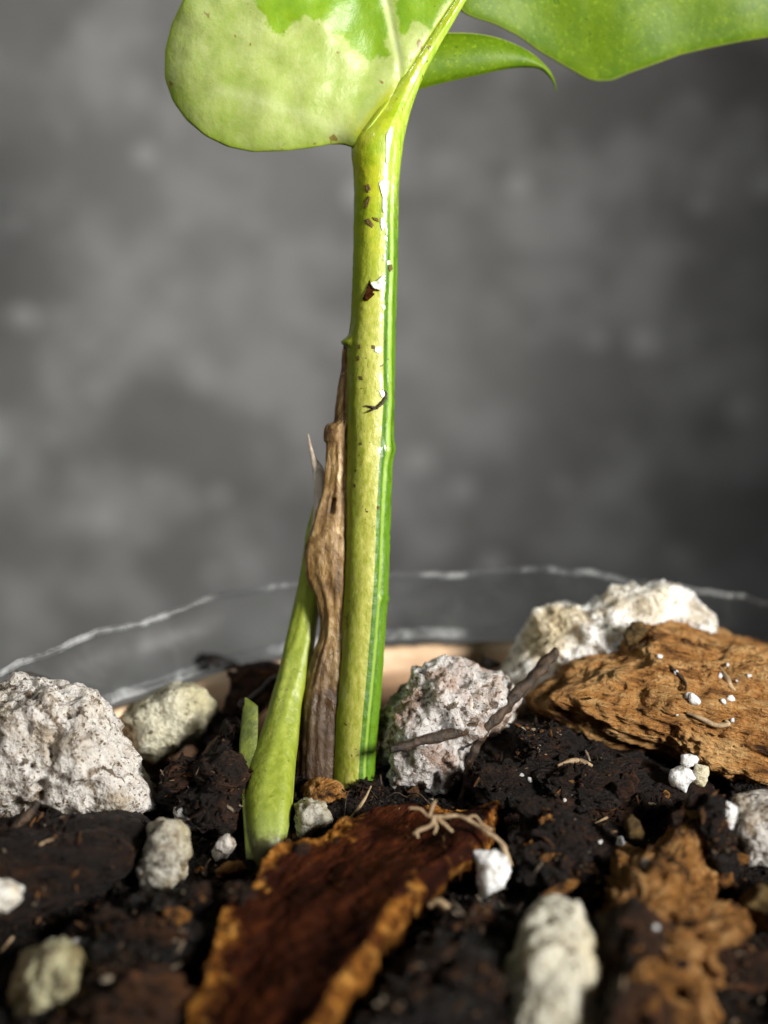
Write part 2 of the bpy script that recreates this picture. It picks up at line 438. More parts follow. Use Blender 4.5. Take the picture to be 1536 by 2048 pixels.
def lathe(name, prof, mat, parent, seg=720, wave=0.0, a0=0, a1=2 * math.pi, closed=False, hi=1.0):
    V = []; full = abs(a1 - a0 - 2 * math.pi) < 1e-6; k = seg if full else seg + 1; m_ = len(prof)
    for i in range(k):
        a = a0 + (a1 - a0) * i / seg; wv = rim_wave(a, hi) * wave
        for (r, z, f) in prof: V.append(((r + 0.4 * wv * f) * math.cos(a), (r + 0.4 * wv * f) * math.sin(a), z + wv * f))
    F = []
    for i in range(seg):
        i2 = (i + 1) % k
        for j in range(m_ if closed else m_ - 1):
            j2 = (j + 1) % m_; F.append((i * m_ + j, i2 * m_ + j, i2 * m_ + j2, i * m_ + j2))
    return build(name, V, F, mat, parent, origin=np.zeros(3))
cup = empty("plastic_cup", (0, 0, 0)); tag(cup, "round clear plastic cup holding the soil, bark and perlite", "cup")
Rb = 38.0
rr_ = lambda z: Rb + (RIM_R - Rb) * z / RIM_Z
lathe("wall", [(0.0, 1.2, 0), (Rb - 3, 1.2, 0), (Rb - 0.8, 1.6, 0)] + [(rr_(z) - 0.8, z, 0) for z in np.linspace(3, RIM_Z - 6, 14)] +
      [(rr_(RIM_Z - 5) - 0.6, RIM_Z - 5, 0.2), (RIM_R - 0.5, RIM_Z - 0.6, 1), (RIM_R, RIM_Z - 0.4, 1), (rr_(RIM_Z - 5), RIM_Z - 5.2, 0.2)] +
      [(rr_(z), z, 0) for z in np.linspace(RIM_Z - 6, 3, 14)] + [(Rb, 0.6, 0), (Rb - 1, 0.0, 0), (0, 0.0, 0)], 'cup_clear', cup, wave=1.0, hi=0.0)
prof = [(RIM_R + 0.1 + 0.34 * math.cos(t), RIM_Z - 0.3 + 0.34 * math.sin(t), 1) for t in np.linspace(0, 2 * math.pi, 12, endpoint=False)]
lathe("rim", prof, 'cup_rim', cup, wave=1.0, closed=True)
prof = [(rr_(84.8) - 1.3 + 0.75 * math.cos(t), 84.8 + 0.4 * math.sin(t), 0.4) for t in np.linspace(0, 2 * math.pi, 12, endpoint=False)]
lathe("ridge", prof, 'cup_rim', cup, wave=1.0, closed=True)
m = Mat("tan_residue")
sx = m.t.nodes.new("ShaderNodeSeparateXYZ"); m.t.links.new(m.co, sx.inputs[0])
band_tone = m.math('ADD', m.math('MULTIPLY', m.math('SUBTRACT', 84.0, sx.outputs[2]), 0.10), m.math('MULTIPLY', m.noise(0.5, 4, 0.6, 0.2, m.stretch(5, 5, 1)), 0.7))  # light tan at the top of the band, browner towards the bottom
m.p(Base_Color=m.ramp(band_tone, (0.36, (0.78, 0.57, 0.37)), (0.62, (0.50, 0.31, 0.18)), (0.95, (0.20, 0.11, 0.06))), Roughness=0.55)
m.bump(m.noise(0.6, 5), 0.15, 0.8); M['tan_band'] = m.m
prof = [(rr_(83.6) - 1.0, 83.7, 0.5), (rr_(83.6) - 1.9, 83.4, 0.5), (rr_(80) - 2.0, 80, 0), (rr_(74) - 2.4, 74, 0), (rr_(66) - 3.0, 66, 0), (rr_(66) - 1.0, 66, 0), (rr_(74) - 1.0, 74, 0)]
o = lathe("residue_band", prof, 'tan_band', cup, wave=0.8, closed=True); o["label"] = "tan band around the inside of the cup below the rim"

# ------------------------------------------------------------------ the plant
DS = gd(715, 1572, SOIL)                        # distance of the stem's foot
def sd(py):                                      # the stem leans back a little less than upright to the lens axis
    return DS - (1572 - py) * 0.0012
base = W(640, 1600, DS); base[2] = SOIL - 1
plant = empty("plant", base)
tag(plant, "young variegated plant with striped green stem, pale leaf and dry brown sheath", "plant")

m = Mat("stem_skin")
lat, ln = m.attr("lat"), m.attr("len")
wob = m.math('MULTIPLY', m.math('SUBTRACT', m.noise(0.5, 3, 0.5, 0, m.stretch(1, 1, 9)), 0.5), 0.10)
streak = m.noise(1.6, 5, 0.6, 0.2, m.stretch(0.55, 0.55, 7))
blot = m.noise(0.5, 4, 0.6)
x = m.math('ADD', lat, wob)
# border of the dark stripe moves along the stem
bord = m.ramp(ln, (0.15, 0.30), (0.20, 0.40), (0.30, 0.44), (0.39, 0.52), (0.49, 0.36), (0.66, 0.26), (0.78, 0.22))
rel = m.math('SUBTRACT', x, bord)
pale = m.mix(m.ramp(streak, (0.34, 0.0), (0.66, 1.0)), (0.24, 0.265, 0.026), (0.42, 0.415, 0.105))
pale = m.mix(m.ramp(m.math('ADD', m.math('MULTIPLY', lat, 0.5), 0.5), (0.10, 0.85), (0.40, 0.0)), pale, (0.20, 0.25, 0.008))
upper = m.mix(m.ramp(blot, (0.4, 0.0), (0.62, 1.0)), (0.22, 0.30, 0.008), (0.33, 0.36, 0.016))
pale = m.mix(m.ramp(ln, (0.20, 0.0), (0.34, 1.0)), upper, pale)
green = m.mix(m.ramp(streak, (0.35, 0.0), (0.65, 1.0)), (0.036, 0.110, 0.004), (0.075, 0.175, 0.006))
lightline = m.ramp(m.math('ABSOLUTE', m.math('SUBTRACT', rel, 0.30)), (0.0, 1.0), (0.05, 0.7), (0.10, 0.0))
green = m.mix(lightline, green, (0.24, 0.37, 0.05))
green = m.mix(m.ramp(m.math('ADD', rel, 0.0), (0.38, 0.0), (0.55, 0.6)), green, (0.13, 0.26, 0.010))
topc = m.mix(m.ramp(streak, (0.35, 0.0), (0.65, 1.0)), (0.22, 0.36, 0.015), (0.37, 0.48, 0.07))
green = m.mix(m.ramp(ln, (0.16, 1.0), (0.235, 0.0)), green, topc)
c = m.mix(m.ramp(rel, (0.0, 0.0), (0.035, 1.0)), pale, green)
spk = m.math('MAXIMUM', m.ramp(m.noise(2.2, 3, 0.6, 0.6), (0.65, 0.0), (0.69, 1.0)), m.ramp(m.noise(1.0, 3, 0.6, 0.9), (0.66, 0.0), (0.72, 0.7)))
where = m.ramp(m.noise(0.22, 2), (0.45, 0.0), (0.58, 1.0))
c = m.mix(m.math('MULTIPLY', spk, where), c, (0.06, 0.035, 0.006))
tiny = m.ramp(m.noise(5.0, 2, 0.5), (0.73, 0.0), (0.76, 0.9)); c = m.mix(tiny, c, (0.07, 0.06, 0.01))
glint = m.ramp(m.math('ADD', m.noise(0.8, 5, 0.7, 0.6, m.stretch(1, 1, 1.8)), m.ramp(ln, (0.16, 0.06), (0.30, 0.0))), (0.53, 0.0), (0.57, 1.0))
m.p(Base_Color=c, Roughness=m.math('SUBTRACT', 0.46, m.math('MULTIPLY', glint, 0.14)), Specular_IOR_Level=0.35, Subsurface_Weight=0.25, Subsurface_Scale=0.8 * MM, Coat_Weight=m.math('MULTIPLY', glint, 0.9), Coat_Roughness=0.10)
m.b.inputs["Subsurface Radius"].default_value = (0.8, 1.0, 0.3)
m.bump(m.math('ADD', m.math('MULTIPLY', streak, 0.5), m.noise(1.3, 4, 0.6)), 0.13, 0.6); M['stem'] = m.m

rows = [(1660, 660, 745), (1600, 662, 748), (1540, 665, 750), (1450, 668, 757), (1380, 674, 763), (1300, 680, 769), (1230, 684, 774), (1150, 687, 778), (1050, 690, 781),
        (960, 692, 784), (880, 694, 787), (800, 694, 789), (740, 694, 790), (690, 695, 791), (640, 701, 792), (600, 703, 793), (500, 706, 796), (420, 708, 797), (350, 707, 800), (300, 702, 805),
        (262, 708, 811), (220, 742, 822), (180, 775, 836), (140, 804, 853), (100, 833, 874), (50, 866, 903), (0, 899, 933), (-60, 935, 966), (-140, 985, 1012)]
STEM_Y = [r[0] for r in rows[::-1]]; STEM_L = [r[1] for r in rows[::-1]]; STEM_R = [r[2] for r in rows[::-1]]
def mid_off(y, rw): return 0.60 * rw * max(0.0, min(1.0, (270 - y) / 130))
rows = [(a, b, c_, sd(a) + mid_off(a, (c_ - b) / 2 / FPX * DS)) for a, b, c_ in rows]
def stem_shape(th):
    d = (th - 0.72 + math.pi) % (2 * math.pi) - math.pi       # a fine ridge with a groove on the right front
    return 1.0 - 0.035 * math.exp(-(d / 0.10) ** 2) + 0.02 * math.exp(-((d - 0.26) / 0.12) ** 2)
def stem_disp(s, c, py, p):
    k = 0.05 * mn.noise(Vector((s * 2, py * 0.01, c * 2))) + 0.03 * mn.noise(Vector(p) * 1.5)
    if s < -0.8: k += 0.55 * math.exp(-((py - 684) / 9) ** 2) * (-s - 0.8) * 5                     # nub where the sheath starts
    if s > 0.6: k += 0.18 * math.exp(-((py - 900) / 18) ** 2) + 0.16 * math.exp(-((py - 1197) / 7) ** 2)
    return k
stem = stalk("stem", rows, 'stem', plant, n=420, m=96, shape=stem_shape, disp=stem_disp)

# leaf: pale left half with green patches, midrib is the stem's continuation, two right lobes
m = Mat("leaf_pale")
g = m.attr("patch"); v = m.attr("vein"); rim = m.attr("rim")
g = m.math('ADD', g, m.math('MULTIPLY', m.math('SUBTRACT', m.noise(0.42, 5, 0.62, 0.3), 0.5), 1.1))
mot = m.noise(0.35, 5, 0.6); fine = m.noise(2.4, 4, 0.7)
pal = m.mix(m.ramp(mot, (0.35, 0.0), (0.65, 1.0)), (0.275, 0.365, 0.068), (0.42, 0.485, 0.17))
pal = m.mix(m.ramp(fine, (0.35, 0.35), (0.6, 0.0)), pal, (0.25, 0.36, 0.045))
grn = m.mix(m.ramp(mot, (0.35, 0.0), (0.65, 1.0)), (0.125, 0.255, 0.004), (0.20, 0.34, 0.008))
c = m.mix(m.ramp(g, (0.45, 0.0), (0.55, 1.0)), pal, grn)
c = m.mix(m.math('MULTIPLY', v, 0.55), c, (0.60, 0.66, 0.34))
c = m.mix(m.ramp(m.attr("stalky"), (0.1, 0.0), (0.9, 1.0)), c, m.mix(m.ramp(mot, (0.4, 0.0), (0.62, 1.0)), (0.22, 0.30, 0.008), (0.32, 0.36, 0.016)))
c = m.mix(m.ramp(rim, (0.955, 0.0), (1.0, 0.7)), c, (0.33, 0.46, 0.02))
sp = m.math('MAXIMUM', m.ramp(m.noise(0.75, 2, 0.5), (0.70, 0.0), (0.73, 0.8)), m.ramp(m.noise(2.2, 2, 0.5), (0.73, 0.0), (0.76, 0.7)))
c = m.mix(sp, c, (0.20, 0.12, 0.02))
m.p(Base_Color=c, Roughness=0.42, Subsurface_Weight=0.2, Subsurface_Scale=0.5 * MM)
m.bump(m.math('ADD', m.noise(1.2, 5, 0.6), m.math('MULTIPLY', v, -0.1)), 0.12, 0.6)
m.shell(m.mix(0.5, c, (0.5, 0.7, 0.08), 'MULTIPLY'), 0.22); M['leaf_pale'] = m.m
m = Mat("leaf_green")
mot = m.noise(0.4, 5, 0.6); fine = m.noise(3.0, 4, 0.7)
c = m.mix(m.ramp(mot, (0.35, 0.0), (0.65, 1.0)), (0.075, 0.150, 0.002), (0.125, 0.21, 0.003))
c = m.mix(m.ramp(fine, (0.55, 0.0), (0.72, 0.5)), c, (0.30, 0.46, 0.02))
c = m.mix(m.ramp(m.noise(0.8, 4, 0.6, 0.5), (0.66, 0.0), (0.70, 0.75)), c, (0.03, 0.09, 0.004))
c = m.mix(m.ramp(m.noise(2.6, 2, 0.5, 0.3), (0.70, 0.0), (0.74, 0.8)), c, (0.03, 0.07, 0.003))
c = m.mix(m.ramp(m.attr("rim"), (0.975, 0.0), (1.0, 0.6)), c, (0.42, 0.46, 0.14))
m.p(Base_Color=c, Roughness=0.5, Specular_IOR_Level=0.25)
m.bump(m.noise(1.1, 5, 0.6), 0.10, 0.5)
m.shell((0.22, 0.36, 0.005), 0.25); M['leaf_green'] = m.m

patch1 = [(505, -60), (512, 20), (535, 42), (565, 68), (580, 40), (615, 33), (640, 38), (665, 60), (690, 68), (712, 105), (745, 118), (772, 110), (778, 60), (770, 0), (760, -60)]
patch2 = [(785, -60), (790, 20), (800, 60), (812, 80), (822, 40), (860, 60), (905, 0), (930, -60)]
vein1 = [(715, 285), (670, 258), (620, 235), (560, 215), (500, 195), (440, 180)]
vein2 = [(795, 235), (800, 170), (797, 120), (785, 60), (768, -20), (745, -120)]
DL = sd(250)
def leaf_d(x, y):
    u = (x - 560) / 230; t = (y - 60) / 250
    d = DL - 1.8 + 1.6 * u * u + 1.2 * max(t, 0) ** 3 + 0.6 * t
    d += 0.7 * max(0, (400 - x) / 75) ** 2
    k = max(0.0, min(1.0, (x - 640) / 120)); k = k * k * (3 - 2 * k)
    xl, xr = np.interp(y, STEM_Y, STEM_L), np.interp(y, STEM_Y, STEM_R)
    uu = (x - (xl + xr) / 2) / ((xr - xl) / 2); rw_ = (xr - xl) / 2 / FPX * DS
    k2 = max(0.0, min(1.0, (y - 90) / 130))
    ds = sd(y) + mid_off(y, rw_) - rw_ * max(0.84 - 0.14 * k2, math.sqrt(max(0.0, 1 - uu * uu)) * k2) - 0.10 * k2 + 0.8 * k2 * max(0.0, min(1.0, (uu + 0.45) / 0.7))
    d = d * (1 - k) + ds * k
    d += -0.07 * math.exp(-(seg_dist((x, y), vein1) / 22) ** 2) + 0.12 * math.exp(-(seg_dist((x, y), vein2) / 8) ** 2)
    d += 0.22 * mn.noise(Vector((x * 0.018, y * 0.018, 1)))
    return d
def vein_a(x, y):
    return max(0.55 * math.exp(-(seg_dist((x, y), vein1) / 14) ** 2), math.exp(-(seg_dist((x, y), vein2) / 7) ** 2) * max(0, min(1, (190 - y) / 60)))
outline = [(716, 300), (702, 294), (685, 289), (660, 289), (620, 296), (570, 302), (505, 304), (455, 294), (410, 272), (372, 240), (345, 202), (329, 155), (330, 100), (343, 48), (366, 0), (395, -60), (430, -140),
           (620, -200), (930, -200), (975, -140), (935, -50), (908, 0), (874, 50), (843, 100), (816, 145), (793, 190), (768, 222), (738, 258), (722, 284), (714, 296)]
leaf = blade("leaf", outline, leaf_d, 0.55, 'leaf_pale', plant, rings=110, segs=420, afun={
    "patch": lambda x, y: 0.5 + max(-0.5, min(0.5, max(signed_poly(x, y, patch1), signed_poly(x, y, patch2)) / 70)),
    "vein": vein_a,
    "stalky": lambda x, y: max(max(0, min(1, (y - 205) / 60)) * max(0, min(1, (x - 672) / 60)), max(0, min(1, (x - np.interp(y, STEM_Y, STEM_L) + 14) / 26)) * max(0, min(1, (y - 90) / 100)))})
leaf["label"] = "pale cream-green half of the leaf with ragged green patches"
o = blade("lobe", [(915, 20), (940, 34), (985, 47), (1035, 72), (1080, 105), (1130, 134), (1172, 158), (1190, 163), (1222, 162), (1255, 148), (1300, 132), (1360, 110), (1420, 96), (1480, 84), (1540, 74), (1640, 50),
           (1700, 0), (1700, -220), (1000, -220), (930, -60)], lambda x, y: sd(y) + 3.4 + 0.004 * (x - 900) + 0.8 * mn.noise(Vector((x * .006, y * .006, 4))) + 0.012 * (y - 60), 0.5, 'leaf_green', leaf, rings=90, segs=360)
o["label"] = "large plain green lobe of the leaf"
# hooked lobe: strip with upper and lower edge
up_ = [(800, 75), (850, 68), (905, 65), (960, 68), (1010, 80), (1060, 104), (1095, 135), (1109, 160), (1114, 184)]
lo_ = [(800, 190), (850, 176), (905, 162), (960, 150), (1010, 139), (1052, 135), (1082, 140), (1104, 162), (1112, 184)]
n1, n2 = 140, 36; U = catmull(up_, n1); Lw = catmull(lo_, n1); V = []; rim = []
for side in (-1, 1):
    for i in range(n1):
        for j in range(n2):
            t = j / (n2 - 1); x, y = U[i] * (1 - t) + Lw[i] * t; h = 4 * t * (1 - t)
            d = sd(y) + 2.2 - 1.0 * h * (1 - i / n1) + 3.0 * (i / n1) ** 2 + side * (0.05 + 0.22 * min(1, h * 3) * (1 - (i / n1) ** 6))
            V.append(W(x, y, d)); rim.append(1 - h * 0.25 if h < 0.3 else 0.9)
F = []
for s_ in (0, 1):
    for i in range(n1 - 1):
        for j in range(n2 - 1):
            a = s_ * n1 * n2 + i * n2 + j; f = (a, a + 1, a + n2 + 1, a + n2); F.append(f if s_ else f[::-1])
for i in range(n1 - 1):
    for j in (0, n2 - 1):
        a = i * n2 + j; F.append((a, a + n2, a + n2 + n1 * n2, a + n1 * n2))
o = build("hooked_lobe", V, F, 'leaf_green', leaf, attrs={"rim": rim}); o["label"] = "small green lobe ending in a curled hook tip"

# dry sheath
m = Mat("dry_sheath")
st = m.noise(1.0, 6, 0.65, 0.4, m.stretch(0.6, 0.6, 6)); bl = m.noise(0.35, 4, 0.6, 0.3)
c = m.ramp(m.math('ADD', m.math('MULTIPLY', st, 0.6), m.math('MULTIPLY', bl, 0.4)), (0.34, (0.035, 0.017, 0.006)), (0.45, (0.16, 0.088, 0.026)), (0.56, (0.29, 0.185, 0.07)), (0.69, (0.60, 0.48, 0.30)))
c = m.mix(m.ramp(m.noise(0.7, 3), (0.68, 0.0), (0.72, 1.0)), c, (0.012, 0.007, 0.003))
shaded = m.math('ADD', m.attr('len'), m.math('MULTIPLY', m.noise(0.5, 5, 0.65, 0.3, m.stretch(1, 1, 3)), 0.16))  # shade over the sheath's lower half, painted in as dark brown
c = m.mix(m.ramp(shaded, (0.70, 0.0), (0.765, 0.85)), c, (0.030, 0.013, 0.006))
m.p(Base_Color=c, Roughness=m.ramp(bl, (0.4, 0.55), (0.6, 0.28)))
m.bump(m.math('ADD', st, m.math('MULTIPLY', m.noise(1.2, 5, 0.7), 0.45)), 0.24, 0.9); M['sheath'] = m.m
rows = [(686, 688, 691), (720, 686, 694), (740, 684, 697), (780, 677, 698), (820, 671, 700), (842, 668, 702), (850, 654, 702), (862, 649, 702), (880, 648, 700), (892, 653, 700), (940, 650, 701), (975, 646, 700),
        (1010, 637, 700), (1060, 624, 699), (1090, 613, 699), (1120, 611, 698), (1150, 613, 697), (1175, 622, 696), (1200, 632, 694), (1240, 640, 692), (1275, 638, 690), (1310, 626, 688), (1360, 611, 684), (1420, 600, 680), (1500, 594, 678), (1600, 594, 676), (1660, 596, 674)]
rows = [(a, b, c_ + 6, sd(a) + 0.15) for a, b, c_ in rows]
def sheath_disp(s, c, py, p):
    f = mn.noise(Vector((s * 3.2, py * 0.0035, c * 3.2 + 4)))
    return 0.22 * f + 0.10 * mn.noise(Vector((p[0] * 1.2, p[1] * 1.2, p[2] * 0.35))) + 0.05 * mn.noise(Vector((p[0] * 3, p[1] * 3, p[2] * 1.2))) - (0.35 if abs(py - 1012) < 16 and -0.35 < s < 0.0 and c > 0 else 0)
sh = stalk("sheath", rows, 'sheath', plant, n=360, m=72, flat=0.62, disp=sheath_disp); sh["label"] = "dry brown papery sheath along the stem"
m = Mat("papery")
c = m.mix(m.ramp(m.noise(1.0, 5, 0.6, 0.2, m.stretch(0.6, 0.6, 5)), (0.35, 0.0), (0.65, 1.0)), (0.50, 0.40, 0.27), (0.85, 0.80, 0.70))
c = m.mix(m.ramp(m.attr("len"), (0.445, 0.75), (0.463, 0.0)), c, (0.16, 0.10, 0.05))
m.p(Base_Color=c, Roughness=0.4); m.bump(m.noise(1.5, 5), 0.2, 0.7); M['papery'] = m.m
rows = [(867, 615, 617), (890, 617, 623), (915, 621, 632), (935, 624, 646), (955, 626, 648), (1000, 628, 645), (1040, 624, 640), (1080, 616, 634)]
tip = stalk("spike_tip", [(a, b, c_, sd(a) + 0.9) for a, b, c_ in rows], 'papery', plant, n=120, m=24, flat=0.5); tip["label"] = "pale dry spike tip with a dark spot"

# shoot
m = Mat("shoot_skin")
st = m.noise(0.9, 4, 0.6, 0.1, m.stretch(0.6, 0.6, 5))
c = m.mix(m.ramp(st, (0.35, 0.0), (0.65, 1.0)), (0.20, 0.255, 0.018), (0.29, 0.345, 0.042))
c = m.mix(m.ramp(m.attr("len"), (0.79, 0.0), (0.825, 0.5)), c, (0.34, 0.42, 0.16))
c = m.mix(m.ramp(m.noise(2.0, 3), (0.66, 0.0), (0.70, 0.7)), c, (0.12, 0.12, 0.02))
c = m.mix(m.ramp(m.math('ADD', m.attr('len'), m.math('MULTIPLY', m.noise(1.1, 5, 0.7), 0.05)), (0.835, 0.0), (0.85, 0.85)), c, (0.035, 0.02, 0.008))
m.p(Base_Color=c, Roughness=0.45, Subsurface_Weight=0.3, Subsurface_Scale=1.0 * MM)
m.b.inputs["Subsurface Radius"].default_value = (0.8, 1.0, 0.3)
m.bump(m.math('ADD', st, m.noise(1.0, 4)), 0.15, 0.6); M['shoot'] = m.m
rows = [(1010, 627, 634), (1060, 614, 634), (1100, 607, 634), (1150, 600, 638), (1200, 590, 640), (1250, 578, 634), (1300, 566, 627), (1350, 555, 617), (1400, 541, 605), (1450, 526, 599), (1490, 512, 595), (1520, 500, 592),
        (1560, 490, 590), (1600, 487, 587), (1640, 490, 580), (1680, 499, 572), (1720, 505, 566), (1760, 510, 560)]
DF = gd(540, 1700, SOIL)
def shd(py):
    t = max(0.0, min(1.0, (py - 1230) / 470)); t = t ** 1.3; return (sd(py) + 2.1) * (1 - t) + (DF - 0.5) * t
stalk("shoot", [(a, b, c_, shd(a)) for a, b, c_ in rows], 'shoot', plant, n=240, m=64, flat=0.85,
      disp=lambda s, c, py, p: 0.12 * mn.noise(Vector((s * 2, py * .008, c * 2))))
M['shoot_dull'] = m_plain('shoot_dull', (0.055, 0.075, 0.006), (0.14, 0.17, 0.018), 0.7, 0.5, 0.15)
rows = [(1395, 489, 493), (1410, 488, 513), (1420, 485, 516), (1460, 481, 516), (1500, 478, 514), (1560, 480, 510), (1640, 486, 512), (1720, 492, 512)]
o = stalk("shoot_scale", [(a, b, c_, shd(a) - 0.4) for a, b, c_ in rows], 'shoot_dull', plant, n=100, m=32, flat=0.35)
# torn flake and scar on the stem
M['scar'] = m_plain("scar", (0.010, 0.003, 0.0015), (0.05, 0.015, 0.004), 1.2, 1.0)
M['scar'].node_tree.nodes['Principled BSDF'].inputs['Specular IOR Level'].default_value = 0.05
M['scar_brown'] = m_plain('scar_brown', (0.055, 0.030, 0.006), (0.15, 0.10, 0.015), 1.6, 0.8)
M['flake'] = m_plain("flake", (0.50, 0.58, 0.38), (0.80, 0.84, 0.72), 1.2, 0.25)
def leafbit(name, poly, d, mat, parent, thick=0.25):
    return blade(name, poly, lambda x, y: d + 0.1 * mn.noise(Vector((x * .1, y * .1, 0))), thick, mat, parent, rings=6, segs=40)
rw = 45 / FPX * sd(580)
o = leafbit("scar", [(738, 560), (752, 566), (760, 580), (748, 590), (735, 602), (724, 600), (732, 582)], sd(580) - rw * 0.985, 'scar', plant, 0.10); o["label"] = "dark torn scar on the stem"
o = leafbit("torn_flake", [(738, 565), (752, 562), (768, 548), (767, 572), (758, 580), (746, 577)], sd(575) - rw * 1.04, 'flake', plant); o["label"] = "white torn flake of skin on the stem"

def on_stem(x, y):
    xl, xr = np.interp(y, STEM_Y, STEM_L), np.interp(y, STEM_Y, STEM_R); rw2 = (xr - xl) / 2
    u = max(-0.97, min(0.97, (x - (xl + xr) / 2) / rw2)); r_ = rw2 / FPX * sd(y)
    return sd(y) + mid_off(y, r_) - r_ * math.sqrt(1 - u * u) - 0.03
def film(name, poly, mat, thick=0.10):
    return blade(name, poly, on_stem, thick, mat, plant, rings=6, segs=48)
for pl in [[(757, 366), (766, 358), (779, 360), (777, 384), (772, 402), (776, 412), (770, 428), (764, 424), (765, 396)], [(761, 436), (770, 434), (771, 450), (765, 464), (761, 452)], [(771, 452), (775, 458), (774, 474), (771, 466)], [(767, 508), (771, 506), (771, 520), (767, 522)], [(773, 522), (780, 520), (781, 528), (774, 530)],
           [(764, 612), (770, 609), (771, 618), (765, 620)], [(750, 694), (762, 692), (766, 700), (758, 708), (748, 702)], [(757, 782), (768, 778), (772, 790), (764, 796)], [(772, 270), (782, 250), (788, 256), (780, 300), (776, 340), (772, 335)]]:
    film("glare_patch", pl, 'flake', 0.07)  # lamp glare on the stem, built as thin whitish patches
for pl in [[(729, 370), (738, 368), (742, 378), (736, 386), (730, 380)], [(736, 392), (741, 394), (735, 414), (728, 418), (731, 402)], [(728, 440), (738, 436), (748, 450), (744, 456), (732, 446)], [(744, 434), (756, 436), (758, 444), (748, 440)], [(776, 534), (784, 528), (786, 538), (780, 544)],
           [(718, 752), (724, 752), (727, 760), (721, 760)], [(716, 690), (720, 688), (722, 696), (718, 699)], [(714, 712), (719, 711), (719, 720), (714, 722)], [(744, 690), (750, 691), (749, 698), (744, 697)], [(754, 1012), (759, 1012), (759, 1019), (754, 1019)], [(707, 968), (711, 967), (712, 974), (708, 975)], [(720, 885), (724, 885), (724, 890), (720, 890)]]:
    film("scar", pl, 'scar_brown', 0.07)

# ------------------------------------------------------------------ bark
M['bark_tan'] = m_bark("bark_tan", (0.060, 0.022, 0.006), (0.52, 0.235, 0.060), (0.80, 0.49, 0.20), (0, 0.27, 0), 2.0, 0.6, bias=-0.080, long=6.0, freq=1.5, blotw=0.5)
M['bark_maho'] = m_bark("bark_mahogany", (0.010, 0.0020, 0.0007), (0.026, 0.0055, 0.0016), (0.075, 0.018, 0.004), (0, 0, 0.9), 0.5, 0.65, spec=0.08,
                        edge=((0.045, 0.014, 0.003), (0.27, 0.105, 0.016), (0.56, 0.30, 0.07)))
M['bark_dark'] = m_bark("bark_dark", (0.002, 0.0009, 0.0005), (0.009, 0.0033, 0.0014), (0.055, 0.020, 0.006), (0, 0.25, 0), 1.5, 0.5, spec=0.35, bias=-0.02)
M['bark_rust'] = m_bark("bark_rust", (0.016, 0.006, 0.003), (0.44, 0.19, 0.040), (0.85, 0.52, 0.22), (0, 0, 0.5), 2.4, 0.55, long=1.4, bias=-0.095, freq=1.3, blotw=0.45)
M['bark_olive'] = m_bark("bark_olive", (0.02, 0.012, 0.005), (0.14, 0.085, 0.025), (0.34, 0.23, 0.08), (0, 0, 0.6), 1.2, 0.6, long=1.8)
M['bark_grain'] = m_bark("bark_grainy", (0.0012, 0.0008, 0.0006), (0.006, 0.0028, 0.0016), (0.08, 0.034, 0.012), (0, 0, 0), 1.8, 0.4, long=1.0, freq=2.6, bias=-0.06, spec=0.5)
M['bark_brown'] = m_bark("bark_brown", (0.006, 0.0022, 0.001), (0.036, 0.013, 0.004), (0.17, 0.066, 0.020), (0, 0.2, 0), 1.4, 0.5, spec=0.3, bias=-0.015)

B = "pieces of bark in the cup"
o = chunk("bark_chunk", [(1048, 1392), (1075, 1372), (1120, 1357), (1135, 1318), (1180, 1303), (1240, 1297), (1270, 1262), (1300, 1246), (1345, 1246), (1400, 1264), (1460, 1282), (1540, 1292), (1680, 1310), (1680, 1570), (1540, 1572), (1460, 1566),
          (1400, 1545), (1310, 1505), (1230, 1492), (1170, 1480), (1110, 1446), (1060, 1416)], (1350, 1540), 6.5, 'bark_tan', sub=7, style='bark', amp=0.62, seed=2, box=1.35, grain=(1, 0.28, 0.2), push=0.35, lean=0.5)
tag(o, "large tan-brown bark chunk with lengthwise grain at the cup's edge, white perlite behind it", "bark", B)
o = chunk("bark_chunk", [(-80, 1655), (0, 1640), (60, 1628), (150, 1622), (250, 1612), (282, 1625), (302, 1648), (292, 1700), (262, 1750), (180, 1795), (80, 1835), (0, 1855), (-80, 1860)], (120, 1830), 6.5, 'bark_dark', sub=6, style='bark', amp=0.4, seed=5, box=1.5, grain=(1, -0.25, 0), push=0.8, lean=0.9)
tag(o, "dark brown bark block below the biggest speckled perlite lump", "bark", B)
o = chunk("bark_chunk", [(120, 2010), (190, 1950), (270, 1915), (360, 1925), (405, 1985), (410, 2120), (40, 2120)], (250, 2090), 6, 'bark_brown', sub=5, style='crumb', amp=0.8, seed=8, push=0.6, lean=0.6)
tag(o, "dark blurred bark lump at the bottom edge beside the mahogany slab", "bark", B)
o = chunk("bark_chunk", [(1205, 1770), (1225, 1705), (1275, 1682), (1330, 1660), (1385, 1605), (1412, 1640), (1408, 1720), (1432, 1795), (1500, 1828), (1485, 1880), (1432, 1905), (1430, 2000), (1440, 2120), (1195, 2120), (1205, 1990), (1200, 1880)], (1320, 1990), 6.0, 'bark_rust', sub=6, style='crumb', amp=1.25, seed=11, push=0.5, lean=1.1)
tag(o, "crumbling rust-orange bark piece with ragged holes", "bark", B)
o = chunk("bark_chunk", [(1470, 1810), (1500, 1775), (1560, 1750), (1640, 1760), (1640, 1920), (1540, 1900), (1495, 1860)], (1540, 1890), 4, 'bark_olive', sub=5, style='crumb', amp=0.6, seed=13, push=0.5)
tag(o, "olive-brown bark bit beside the rust-orange piece at the picture edge", "bark", B)
o = chunk("bark_chip", [(385, 1325), (400, 1304), (440, 1308), (478, 1322), (482, 1336), (440, 1338), (405, 1345)], (430, 1370), 2.0, 'bark_dark', sub=4, style='bark', amp=0.25, seed=15, z=SOIL - 2)
